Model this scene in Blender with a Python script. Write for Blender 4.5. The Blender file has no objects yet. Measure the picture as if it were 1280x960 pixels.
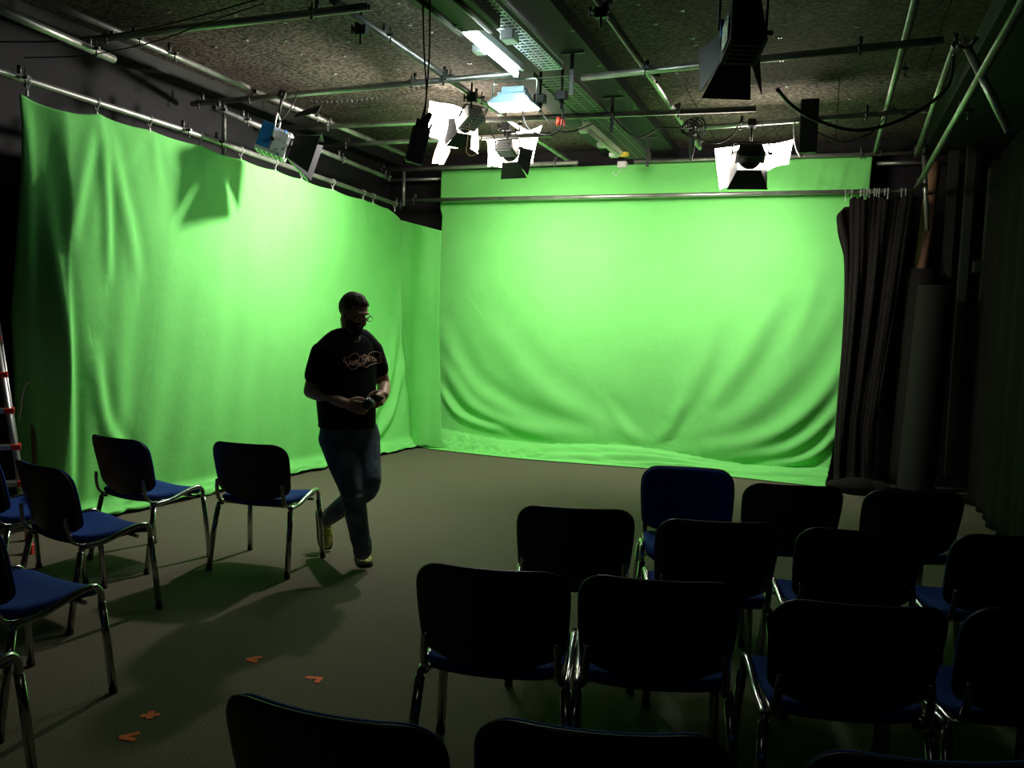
import bpy, bmesh, math, random
import numpy as np
from mathutils import Vector, Matrix, noise
from mathutils.bvhtree import BVHTree
random.seed(4)
S = bpy.context.scene
C = S.collection
PI = math.pi

# ------------------------------------------------------------ camera, world, exposure
F = 1051.0; CX, CY = 640.0, 480.0; H = 1.62
def _n(v): return np.array(v, float) / np.linalg.norm(v)
_Y = _n((390, 65, -F)); _X = _n((2863, -175, 1051)); _X = _n(_X - _Y * _X.dot(_Y)); _Z = np.cross(_X, _Y)
R = np.array([_X, _Y, _Z])
cam = bpy.data.cameras.new('camera'); co = bpy.data.objects.new('camera', cam); C.objects.link(co)
cam.sensor_width = 36; cam.lens = F / 1280 * 36; cam.clip_start = .05; cam.clip_end = 60
m4 = Matrix([list(R[i]) + [0] for i in range(3)] + [[0, 0, 0, 1]]); m4.translation = Vector((0, 0, H))
co.matrix_world = m4
S.camera = co
w = bpy.data.worlds.new('world'); S.world = w; w.use_nodes = True
w.node_tree.nodes['Background'].inputs[0].default_value = (.5, .6, .5, 1)
w.node_tree.nodes['Background'].inputs[1].default_value = 0.004
S.view_settings.view_transform = 'Standard'; S.view_settings.look = 'None'
S.view_settings.gamma = 1; S.view_settings.exposure = 0.55; S.view_settings.use_curve_mapping = False
S.cycles.max_bounces = 6; S.cycles.diffuse_bounces = 3; S.cycles.glossy_bounces = 3
# powers of the lit lamps (each lamp's own light sits in that lamp's builder)
P_LEFT, P_MID, P_RIGHT = 52.0, 19.0, 13.0
PAPER = 19.0

def ray(u, v): return R @ np.array([u - CX, CY - v, -F])
def onz(u, v, z=0):
    r = ray(u, v); t = (z - H) / r[2]; return Vector((0, 0, H)) + Vector(r * t)
def ony(u, v, y):
    r = ray(u, v); return Vector((0, 0, H)) + Vector(r * (y / r[1]))

# ------------------------------------------------------------ materials
def mat(name, col, rough=.6, metal=0, spec=.4, emit=None, es=0, fn=None):
    m = bpy.data.materials.new(name); m.use_nodes = True
    b = m.node_tree.nodes['Principled BSDF']
    b.inputs['Base Color'].default_value = (*col, 1); b.inputs['Roughness'].default_value = rough
    b.inputs['Metallic'].default_value = metal; b.inputs['Specular IOR Level'].default_value = spec
    if emit: b.inputs['Emission Color'].default_value = (*emit, 1); b.inputs['Emission Strength'].default_value = es
    if fn: fn(m.node_tree, b)
    return m
def noisy(scale, c1, c2, lo=.35, hi=.65, detail=6, bump=0, bscale=None, dist=.02):
    def fn(nt, b):
        N = nt.nodes; L = nt.links
        tc = N.new('ShaderNodeTexCoord'); t = N.new('ShaderNodeTexNoise'); t.inputs['Scale'].default_value = scale; t.inputs['Detail'].default_value = detail
        L.new(tc.outputs['Object'], t.inputs['Vector'])
        r = N.new('ShaderNodeValToRGB'); r.color_ramp.elements[0].position = lo; r.color_ramp.elements[1].position = hi
        r.color_ramp.elements[0].color = (*c1, 1); r.color_ramp.elements[1].color = (*c2, 1)
        L.new(t.outputs['Fac'], r.inputs['Fac']); L.new(r.outputs['Color'], b.inputs['Base Color'])
        if bump:
            t2 = N.new('ShaderNodeTexNoise'); t2.inputs['Scale'].default_value = bscale or scale; t2.inputs['Detail'].default_value = 4
            L.new(tc.outputs['Object'], t2.inputs['Vector'])
            bp = N.new('ShaderNodeBump'); bp.inputs['Strength'].default_value = bump; bp.inputs['Distance'].default_value = dist
            L.new(t2.outputs['Fac'], bp.inputs['Height']); L.new(bp.outputs['Normal'], b.inputs['Normal'])
    return fn
def ceil_fn(nt, b):
    N = nt.nodes; L = nt.links
    tc = N.new('ShaderNodeTexCoord')
    mp = N.new('ShaderNodeMapping'); mp.inputs['Scale'].default_value = (1, 1.6, 1); L.new(tc.outputs['Object'], mp.inputs['Vector'])
    t = N.new('ShaderNodeTexNoise'); t.inputs['Scale'].default_value = 26; t.inputs['Detail'].default_value = 5; t.inputs['Roughness'].default_value = .75
    L.new(mp.outputs['Vector'], t.inputs['Vector'])
    r = N.new('ShaderNodeValToRGB'); e = r.color_ramp.elements
    e[0].position = .40; e[0].color = (.025, .022, .018, 1); e[1].position = .62; e[1].color = (.30, .25, .195, 1)
    m = r.color_ramp.elements.new(.5); m.color = (.145, .12, .095, 1)
    L.new(t.outputs['Fac'], r.inputs['Fac'])
    t3 = N.new('ShaderNodeTexNoise'); t3.inputs['Scale'].default_value = 1.3; t3.inputs['Detail'].default_value = 3
    L.new(tc.outputs['Object'], t3.inputs['Vector'])
    r3 = N.new('ShaderNodeValToRGB'); r3.color_ramp.elements[0].position = .35; r3.color_ramp.elements[0].color = (.55, .55, .55, 1); r3.color_ramp.elements[1].position = .65
    L.new(t3.outputs['Fac'], r3.inputs['Fac'])
    br = N.new('ShaderNodeTexBrick'); br.inputs['Scale'].default_value = 1; br.inputs['Brick Width'].default_value = 1.25; br.inputs['Row Height'].default_value = 2.5
    br.inputs['Mortar Size'].default_value = .006; br.inputs['Color1'].default_value = (1, 1, 1, 1); br.inputs['Color2'].default_value = (.8, .8, .8, 1); br.inputs['Mortar'].default_value = (.15, .15, .15, 1)
    L.new(tc.outputs['Object'], br.inputs['Vector'])
    x = N.new('ShaderNodeMixRGB'); x.blend_type = 'MULTIPLY'; x.inputs[0].default_value = 1
    y = N.new('ShaderNodeMixRGB'); y.blend_type = 'MULTIPLY'; y.inputs[0].default_value = 1
    L.new(r.outputs['Color'], x.inputs[1]); L.new(r3.outputs['Color'], x.inputs[2])
    L.new(x.outputs[0], y.inputs[1]); L.new(br.outputs['Color'], y.inputs[2]); L.new(y.outputs[0], b.inputs['Base Color'])
    bp = N.new('ShaderNodeBump'); bp.inputs['Strength'].default_value = .9; bp.inputs['Distance'].default_value = .02
    L.new(t.outputs['Fac'], bp.inputs['Height']); L.new(bp.outputs['Normal'], b.inputs['Normal'])
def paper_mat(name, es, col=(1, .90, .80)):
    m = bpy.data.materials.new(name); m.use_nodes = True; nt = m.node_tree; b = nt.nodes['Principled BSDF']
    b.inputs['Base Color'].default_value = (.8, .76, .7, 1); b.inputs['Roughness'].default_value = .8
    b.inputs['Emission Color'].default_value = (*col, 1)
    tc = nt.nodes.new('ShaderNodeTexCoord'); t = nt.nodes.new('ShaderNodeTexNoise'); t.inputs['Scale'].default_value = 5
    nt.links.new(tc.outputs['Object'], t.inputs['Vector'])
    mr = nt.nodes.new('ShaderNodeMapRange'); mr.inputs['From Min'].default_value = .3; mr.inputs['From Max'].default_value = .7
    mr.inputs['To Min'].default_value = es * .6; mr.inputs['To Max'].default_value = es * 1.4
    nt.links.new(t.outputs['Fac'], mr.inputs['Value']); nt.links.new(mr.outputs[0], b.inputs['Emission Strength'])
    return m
GREEN = (.2, .74, .17)
M = dict(
    green=mat('green_cloth', GREEN, .85, spec=.15, fn=noisy(3, (.205, .72, .175), (.22, .76, .19), bump=.25, bscale=14, dist=.012)),
    black_cloth=mat('black_cloth', (.012, .01, .009), .9, spec=.15, fn=noisy(20, (.009, .008, .007), (.015, .012, .011))),
    carpet=mat('carpet', (.1, .09, .07), .95, spec=.1, fn=noisy(150, (.085, .076, .054), (.19, .17, .122), bump=.5, dist=.006)),
    wall=mat('black_wall', (.02, .02, .02), .8, spec=.3, fn=noisy(2.5, (.011, .011, .012), (.019, .018, .02))),
    sidewall=mat('dark_green_wall', (.022, .026, .02), .7, spec=.3, fn=noisy(2, (.018, .022, .016), (.028, .032, .024))),
    ceiling=mat('wood_wool_board', (.15, .13, .1), .9, spec=.2, fn=ceil_fn),
    beam=mat('beam_paint', (.03, .034, .03), .7, fn=noisy(3, (.013, .015, .014), (.02, .023, .02))),
    steel=mat('galvanised_pipe', (.42, .42, .39), .38, .75, fn=noisy(9, (.34, .34, .31), (.5, .49, .46))),
    alu=mat('aluminium', (.6, .6, .58), .35, .8),
    darksteel=mat('dark_steel', (.12, .12, .12), .45, .6),
    black_metal=mat('black_metal', (.018, .018, .019), .5, .2),
    chrome=mat('chrome', (.42, .42, .41), .16, 1),
    seat=mat('blue_fabric', (.012, .045, .22), .9, spec=.15, fn=noisy(180, (.009, .035, .18), (.016, .055, .26), bump=.3, dist=.003)),
    plastic=mat('black_plastic', (.012, .012, .013), .38, spec=.45, fn=noisy(60, (.011, .011, .012), (.014, .014, .015), bump=.1, dist=.002)),
    rubber=mat('black_rubber', (.012, .012, .012), .8),
    cable=mat('cable', (.01, .01, .01), .55),
    orange=mat('orange_tape', (1, .16, .05), .7),
    white=mat('white_plastic', (.7, .7, .68), .5),
    grey=mat('grey_plastic', (.24, .24, .25), .5),
    blue=mat('blue_paint', (.03, .2, .62), .4),
    lamp_blue=mat('pale_blue_cast_metal', (.33, .5, .62), .45, .2),
    zinc=mat('zinc_tray', (.5, .54, .54), .4, .7),
    tube=mat('fluorescent_tube', (.9, .95, .95), .5, emit=(.82, 1, .96), es=32),
    fill_tube=mat('fill_light_tube', (.9, .95, .95), .5, emit=(1, .93, .85), es=5),  # glow of the added fill light behind the camera
    led=mat('led_panel', (.9, .9, .9), .5, emit=(.9, 1, .86), es=40),
    diffuser=mat('unlit_diffuser', (.62, .62, .5), .5),
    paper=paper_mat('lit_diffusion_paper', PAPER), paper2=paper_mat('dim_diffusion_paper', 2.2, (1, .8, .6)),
    card=mat('cardboard', (.36, .19, .11), .85, fn=noisy(12, (.32, .165, .095), (.4, .22, .13))),
    foam=mat('ribbed_black_foam', (.010, .0095, .008), .9),
    wood=mat('wood_stick', (.12, .075, .045), .7),
    red=mat('red_plastic', (.65, .05, .03), .45),
    yellow=mat('yellow_plastic', (.65, .5, .04), .5),
    brass=mat('brass', (.6, .4, .15), .35, .8),
    skin=mat('skin', (.6, .33, .22), .55, fn=noisy(20, (.56, .30, .19), (.64, .36, .25))),
    hair=mat('hair', (.035, .022, .013), .8, fn=noisy(90, (.02, .013, .008), (.055, .035, .02), bump=.8, dist=.01)),
    shirt=mat('black_cotton', (.012, .012, .012), .9, spec=.2, fn=noisy(12, (.009, .009, .01), (.015, .014, .014), bump=.35, bscale=9, dist=.02)),
    jeans=mat('denim', (.045, .07, .12), .9, spec=.2, fn=noisy(6, (.07, .09, .12), (.16, .19, .24), bump=.5, bscale=11, dist=.02)),
    shoe=mat('shoe_yellow', (.22, .2, .05), .7, fn=noisy(30, (.14, .13, .05), (.75, .68, .16))),
    shoe_dark=mat('dark_sole', (.02, .02, .015), .8),
    print_=mat('shirt_print', (.9, .5, .38), .8),
    glass=mat('spectacle_lens', (.9, .95, .9), .05),
    label=mat('lamp_label', (.7, .7, .68), .5, fn=noisy(30, (.25, .25, .25), (.8, .8, .78), .38, .46)),
    led_red=mat('dull_red', (.12, .012, .01), .6),
)
M['glass'].node_tree.nodes['Principled BSDF'].inputs['Transmission Weight'].default_value = 1

# ------------------------------------------------------------ mesh builder
class MB:
    def __init__(s): s.v = []; s.f = []; s.sm = []
    def add(s, vs, fs, smooth=True):
        o = len(s.v); s.v += [tuple(x) for x in vs]; s.f += [tuple(o + i for i in f) for f in fs]; s.sm += [smooth] * len(fs); return s
    def box(s, c, d, rot=None):
        c = Vector(c); hx, hy, hz = d[0] / 2, d[1] / 2, d[2] / 2
        b = min(hx, hy, hz) * .18
        vs = []; 
        bm = bmesh.new(); bmesh.ops.create_cube(bm, size=1)
        for v in bm.verts: v.co = Vector((v.co.x * d[0], v.co.y * d[1], v.co.z * d[2]))
        bmesh.ops.bevel(bm, geom=bm.edges[:], offset=b, segments=1, affect='EDGES')
        for v in bm.verts: v.co = (rot @ v.co if rot else v.co) + c
        bm.verts.index_update()
        s.add([v.co for v in bm.verts], [[v.index for v in f.verts] for f in bm.faces], False); bm.free(); return s
    def hexa(s, p):     # 8 points: bottom 4, top 4
        return s.add(p, [(3, 2, 1, 0), (4, 5, 6, 7), (0, 1, 5, 4), (1, 2, 6, 5), (2, 3, 7, 6), (3, 0, 4, 7)], False)
    def tube(s, pts, r, n=10, cap=True, flat=None):
        pts = [Vector(p) for p in pts]; k = len(pts)
        rs = r if isinstance(r, (list, tuple)) else [r] * k
        t0 = (pts[1] - pts[0]).normalized(); up = Vector((0, 0, 1)) if abs(t0.z) < .9 else Vector((1, 0, 0))
        nx = t0.cross(up).normalized(); vs = []
        for i, p in enumerate(pts):
            a = pts[max(i - 1, 0)]; b = pts[min(i + 1, k - 1)]; t = (b - a)
            t = t.normalized() if t.length > 1e-9 else t0
            nx = (nx - t * nx.dot(t)).normalized(); ny = t.cross(nx)
            ri = rs[i]; rx, ry = ri if isinstance(ri, tuple) else (ri, ri * (flat or 1))
            for j in range(n):
                q = 2 * PI * j / n; vs.append(p + nx * rx * math.cos(q) + ny * ry * math.sin(q))
        fs = [(i * n + j, i * n + (j + 1) % n, (i + 1) * n + (j + 1) % n, (i + 1) * n + j) for i in range(k - 1) for j in range(n)]
        s.add(vs, fs, True)
        if cap: 
            o = len(s.v) - len(vs)
            s.f += [tuple(o + j for j in reversed(range(n))), tuple(o + (k - 1) * n + j for j in range(n))]; s.sm += [False, False]
        return s
    def hollow(s, p, q, r, th=.003, n=16):
        p = Vector(p); q = Vector(q); d = (q - p).normalized(); ri = r - th
        up = Vector((0, 0, 1)) if abs(d.z) < .9 else Vector((1, 0, 0)); a_ = d.cross(up).normalized(); b_ = d.cross(a_)
        dep = min(.25, (q - p).length * .4); vs = []
        st = [(p + d * dep, .0005), (p + d * dep, ri), (p, ri), (p, r), (q, r), (q, ri), (q - d * dep, ri), (q - d * dep, .0005)]
        for c_, k_ in st: vs += [c_ + a_ * k_ * math.cos(2 * PI * j / n) + b_ * k_ * math.sin(2 * PI * j / n) for j in range(n)]
        return s.add(vs, [(i * n + j, i * n + (j + 1) % n, (i + 1) * n + (j + 1) % n, (i + 1) * n + j) for i in range(len(st) - 1) for j in range(n)])
    def ell(s, c, r, n=16, m=10, rot=None):
        c = Vector(c); vs = [];
        for i in range(1, m):
            a = PI * i / m
            for j in range(n):
                b = 2 * PI * j / n; v = Vector((r[0] * math.sin(a) * math.cos(b), r[1] * math.sin(a) * math.sin(b), r[2] * math.cos(a)))
                vs.append((rot @ v if rot else v) + c)
        t = Vector((0, 0, r[2])); vs += [(rot @ t if rot else t) + c, (rot @ -t if rot else -t) + c]
        T = len(vs) - 2
        fs = [(i * n + j, (i + 1) * n + j, (i + 1) * n + (j + 1) % n, i * n + (j + 1) % n) for i in range(m - 2) for j in range(n)]
        fs += [(T, j, (j + 1) % n) for j in range(n)] + [(T + 1, (m - 2) * n + (j + 1) % n, (m - 2) * n + j) for j in range(n)]
        return s.add(vs, fs)
    def sheet(s, fn, nu, nv):
        vs = [fn(i / nu, j / nv) for j in range(nv + 1) for i in range(nu + 1)]
        fs = [(j * (nu + 1) + i, j * (nu + 1) + i + 1, (j + 1) * (nu + 1) + i + 1, (j + 1) * (nu + 1) + i) for j in range(nv) for i in range(nu)]
        return s.add(vs, fs)
    def pad(s, outline, t, fn, edge=.16):
        """cushion: outline (2D), thickness t, fn(u,v,h)->3D"""
        n = len(outline); rings = [(.02, 1), (.3, 1), (.6, 1), (.82, .98), (1 - edge * .4, .85), (1 - edge * .12, .55), (1, .0)]
        vs = []
        for sgn in (1, -1):
            for k, h in (rings if sgn == 1 else rings[:-1]):
                for u, v in outline: vs.append(fn(u * k, v * k, sgn * h * t / 2))
        K = len(rings); fs = []
        for k in range(K - 1): fs += [(k * n + j, k * n + (j + 1) % n, (k + 1) * n + (j + 1) % n, (k + 1) * n + j) for j in range(n)]
        b = K * n
        for k in range(K - 2): fs += [(b + k * n + j, b + (k + 1) * n + j, b + (k + 1) * n + (j + 1) % n, b + k * n + (j + 1) % n) for j in range(n)]
        k = K - 2
        fs += [(b + k * n + j, (K - 1) * n + j, (K - 1) * n + (j + 1) % n, b + k * n + (j + 1) % n) for j in range(n)]
        fs += [tuple(reversed(range(n))), tuple(b + j for j in range(n))]
        return s.add(vs, fs)
    def build(s, name, m, parent=None, mod=None):
        me = bpy.data.meshes.new(name); me.from_pydata(s.v, [], s.f); me.polygons.foreach_set('use_smooth', s.sm); me.update()
        me.materials.append(M[m]); o = bpy.data.objects.new(name, me); C.objects.link(o)
        if parent: o.parent = parent
        return o
def tag(o, label=None, cat=None, group=None, kind=None):
    if label: o['label'] = label
    if cat: o['category'] = cat
    if group: o['group'] = group
    if kind: o['kind'] = kind
    return o
def empty(name, label, cat, loc=(0, 0, 0), rz=0, group=None, mw=None):
    o = bpy.data.objects.new(name, None); C.objects.link(o); o.empty_display_size = .1
    if mw is not None: o.matrix_world = mw
    else: o.location = loc; o.rotation_euler = (0, 0, rz)
    return tag(o, label, cat, group)
def copy_tree(o, parent=None):
    c = o.copy(); C.objects.link(c); c.parent = parent
    for ch in o.children: copy_tree(ch, c)
    return c
def struct(name, mb, m): return tag(mb.build(name, m), kind='structure')
def rrect(w, h, r, n=5):
    """rounded rectangle outline; r = radii TR, TL, BL, BR"""
    pts = []
    for (sx, sy, a0, rr) in ((1, 1, 0, r[0]), (-1, 1, 90, r[1]), (-1, -1, 180, r[2]), (1, -1, 270, r[3])):
        for i in range(n + 1):
            a = math.radians(a0 + 90 * i / n); pts.append((sx * (w / 2 - rr) + rr * math.cos(a), sy * (h / 2 - rr) + rr * math.sin(a)))
    out = []
    for i, p in enumerate(pts):    # subdivide the straight runs
        q = pts[(i + 1) % len(pts)]; out.append(p); d = math.dist(p, q)
        if d > .06:
            k = int(d / .04)
            out += [(p[0] + (q[0] - p[0]) * j / k, p[1] + (q[1] - p[1]) * j / k) for j in range(1, k)]
    return out
def smoothpath(pts, n=6):
    pts = [Vector(p) for p in pts]; out = []
    for i in range(len(pts) - 1):
        p0 = pts[max(i - 1, 0)]; p1 = pts[i]; p2 = pts[i + 1]; p3 = pts[min(i + 2, len(pts) - 1)]
        for j in range(n):
            t = j / n
            out.append(.5 * ((2 * p1) + (p2 - p0) * t + (2 * p0 - 5 * p1 + 4 * p2 - p3) * t * t + (3 * p1 - p0 - 3 * p2 + p3) * t ** 3))
    return out + [pts[-1]]

# ------------------------------------------------------------ the room
XL, XR, YB, YF, ZC = -5.5, 1.6, 10.0, -2.2, 3.7
struct('floor', MB().add([(XL - .1, YF - .1, 0), (XR + .1, YF - .1, 0), (XR + .1, YB + .1, 0), (XL - .1, YB + .1, 0), (XL - .1, YF - .1, -.1), (XR + .1, YF - .1, -.1), (XR + .1, YB + .1, -.1), (XL - .1, YB + .1, -.1)],
       [(0, 1, 2, 3), (7, 6, 5, 4), (0, 4, 5, 1), (1, 5, 6, 2), (2, 6, 7, 3), (3, 7, 4, 0)], False), 'carpet')
def slab(name, lo, hi, m):
    c = [(a + b) / 2 for a, b in zip(lo, hi)]; d = [b - a for a, b in zip(lo, hi)]
    mb = MB(); x0, y0, z0 = lo; x1, y1, z1 = hi
    mb.hexa([(x0, y0, z0), (x1, y0, z0), (x1, y1, z0), (x0, y1, z0), (x0, y0, z1), (x1, y0, z1), (x1, y1, z1), (x0, y1, z1)])
    return struct(name, mb, m)
slab('wall_left', (XL - .1, YF - .1, 0), (XL, YB + .1, ZC), 'wall')
slab('wall_right', (XR, YF - .1, 0), (XR + .1, YB + .1, ZC), 'sidewall')
slab('wall_back', (XL, YB, 0), (XR, YB + .1, ZC), 'wall')
slab('wall_front', (XL, YF - .1, 0), (XR, YF, ZC), 'wall')
slab('ceiling', (XL - .1, YF - .1, ZC), (XR + .1, YB + .1, ZC + .1), 'ceiling')
slab('trim_1', (-2.53, YF, 3.6), (-1.70, YB, ZC), 'beam')         # the dark beam
slab('trim_2', (.86, YF, 3.52), (XR, YB, ZC), 'beam')            # dark bulkhead along the right side
slab('trim_3', (XL, YF, 3.60), (-5.30, YB, ZC), 'beam')           # dark strip over the left wall
# steel uprights in the back right corner
post = MB().box((1.14, 9.7, 1.85), (.10, .06, 3.3)); 
for k in range(14): post.ell((1.12, 9.667, .5 + k * .21), (.008, .004, .008), 8, 5)
struct('trim_4', post, 'sidewall')
struct('trim_5', MB().box((1.27, 9.5, 1.85), (.09, .09, 3.3)), 'sidewall')
struct('trim_6', MB().box((1.42, 9.3, 1.75), (.04, .12, 3.0)).box((1.40, 9.3, 2.3), (.16, .1, .12)), 'sidewall')

# ------------------------------------------------------------ cloths
def foldfield(P, folds):
    """sum of ridge profiles along polylines; P (n,2)"""
    d = np.zeros(len(P))
    for poly, amp, wid in folds:
        poly = np.array(smoothpath([(a, b, 0) for a, b in poly], 5))[:, :2]
        best = np.full(len(P), 1e9); sg = np.ones(len(P)); tt = np.zeros(len(P)); K = len(poly) - 1
        for i in range(K):
            a, b = poly[i], poly[i + 1]; ab = b - a; L2 = ab @ ab + 1e-12
            t = np.clip(((P - a) @ ab) / L2, 0, 1); q = P - (a + t[:, None] * ab); dist = np.hypot(q[:, 0], q[:, 1])
            cr = ab[0] * q[:, 1] - ab[1] * q[:, 0]; k = dist < best
            best[k] = dist[k]; sg[k] = np.sign(cr[k]); tt[k] = (i + t[k]) / K
        x = best * sg / wid
        d += amp * np.sin(np.pi * np.clip(tt, .03, .97)) ** .6 * (np.exp(-x * x) - .55 * np.exp(-(x - 1.5) ** 2))
    return d
def cloth(name, m, UV, POS, nu, nv):
    fs = [(j * (nu + 1) + i, j * (nu + 1) + i + 1, (j + 1) * (nu + 1) + i + 1, (j + 1) * (nu + 1) + i) for j in range(nv) for i in range(nu)]
    mb = MB(); mb.add([tuple(p) for p in POS], fs)
    o = mb.build(name, m); md = o.modifiers.new('thick', 'SOLIDIFY'); md.thickness = .004; return o

# left curtain, hung on the left rail
RAILZ = 3.0
LR = [Vector((-4.66, 2.2, RAILZ)), Vector((-4.69, 3.75, RAILZ)), Vector((-4.70, 5.2, RAILZ)), Vector((-4.99, 9.37, RAILZ))]
def rail_x(y):
    for a, b in zip(LR, LR[1:]):
        if y <= b.y or b is LR[-1]: return a.x + (b.x - a.x) * (y - a.y) / (b.y - a.y)
hook_px = [(34, 104), (121, 132), (187, 155), (250, 174), (301, 192), (344, 207), (377, 216), (416, 229), (454, 238), (487, 249), (520, 256)]
hook_y = []
for u, v in hook_px:
    r = ray(u, v); y = 5.0
    for _ in range(8): y = rail_x(y) * r[1] / r[0]
    hook_y.append(y)
hook_y[-2] = min(hook_y[-2], 8.6); hook_y[-1] = 9.2
def left_curtain():
    y0, y1 = hook_y[0], 9.95; nu, nv = 440, 170
    V = []
    U = np.linspace(0, 1, nu + 1); W = np.linspace(0, 1, nv + 1)
    # (along y, height z) folds
    folds = []
    for k, yh in enumerate(hook_y):
        a = [.05, .03, .008, .008, .006, .005, .005, .005, .005, .005, .005][k]
        L = [2.9, 1.1, .4, .4, .3, .3, .3, .3, .3, .3, .3][k]
        folds += [([(yh, 2.93), (yh + .06, 2.93 - L * .5), (yh + .1, 2.93 - L)], a * .8, .05)]
        folds += [([(yh + .03, 2.92), (yh + .2, 2.93 - L * .45), (yh + .42, 2.93 - L)], a * .7, .07)]
        if k: folds += [([(yh - .03, 2.92), (yh - .16, 2.93 - L * .4), (yh - .26, 2.93 - L * .8)], a * .7, .06)]
    folds += [([(4.7, 2.3), (4.75, 1.2), (4.9, .2)], .009, .12), ([(5.3, 2.2), (5.3, 1.2), (5.2, .3)], .010, .14), ([(5.85, 2.4), (5.8, 1.2), (5.6, .4)], .010, .16),
              ([(6.4, 2.0), (6.3, 1.0), (6.2, .3)], .007, .16), ([(9.25, 1.7), (8.9, .8), (8.2, .25)], .04, .1), ([(9.3, 1.1), (9.0, .5), (8.5, .12)], .05, .08),
              ([(4.45, 1.3), (4.7, .7), (5.2, .35)], .03, .08), ([(9.35, 2.7), (9.3, 1.5), (9.33, .5)], .03, .05)]
    hy = np.array(hook_y)
    Y = []; Z = []
    for w_ in W:
        for u in U:
            y = y0 + (y1 - y0) * u
            i = np.searchsorted(hy, y); 
            sag = 0
            if 0 < i < len(hy):
                t = (y - hy[i - 1]) / (hy[i] - hy[i - 1]); sag = (.045 if i == 1 else .015) * min(1, (hy[i] - hy[i - 1]) / .5) * 4 * t * (1 - t)
            top = 2.925 - sag - (.10 * max(0, (y - 9.0) / .4) if y > 9 else 0)
            Y.append(y); Z.append(top * (1 - w_))
    Y = np.array(Y); Z = np.array(Z); d = foldfield(np.c_[Y, Z], folds)
    P = []
    for k in range(len(Y)):
        y, z = Y[k], Z[k]; s = 1 - z / 2.92
        xf = np.interp(y, [3.9, 5.1, 7.2, 9.4], [-5.22, -5.16, -4.98, -4.78])  # line on the floor
        xt = rail_x(y) - .0
        x = xt + (xf - xt) * max(0, s) ** 1.5
        yy = y + (.5 * (1 - (y - y0) / 1.2) * s if y < y0 + 1.2 else 0)       # front edge slants away towards the floor
        e = (y - y0) / .28
        if e < 1: x -= .34 * (1 - e) ** 1.2 * min(1, .25 + s * 1.6); yy += .10 * (1 - e) * s
        x += d[k] + .012 * noise.noise(Vector((y * 2.2, z * 1.2, 0))) + .006 * math.sin(y * 17 + z * .8) * s
        zz = z
        if z < .16:                                  # cloth pooling on the carpet
            q = 1 - z / .16; x += .10 * q + .035 * q * noise.noise(Vector((y * 5, 3, z * 20))); zz = max(.006, z * .85 + .03 * q * (1 + noise.noise(Vector((y * 7, 9, z * 30)))))
        if yy > 9.36:                                # the end of the cloth turns the corner along the back rail
            q = min((yy - 9.36) / .16, 1); x = x * (1 - q) + (-4.95 + (y - 9.40) * 1.0 + .0) * q if False else x + max(0, y - 9.40) * (1.14 - .36 * (1 - z / 3)); yy = 9.40 + .05 * noise.noise(Vector((x * 4, z * .7, 8))) - .05 * (z / 3)
        P.append((max(x, XL + .02), yy, zz))
    return cloth('green_curtain', 'green', None, P, nu, nv)
tag(left_curtain(), 'long green backdrop cloth on the left, hung by hooks along the side rail', 'curtain')

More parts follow.
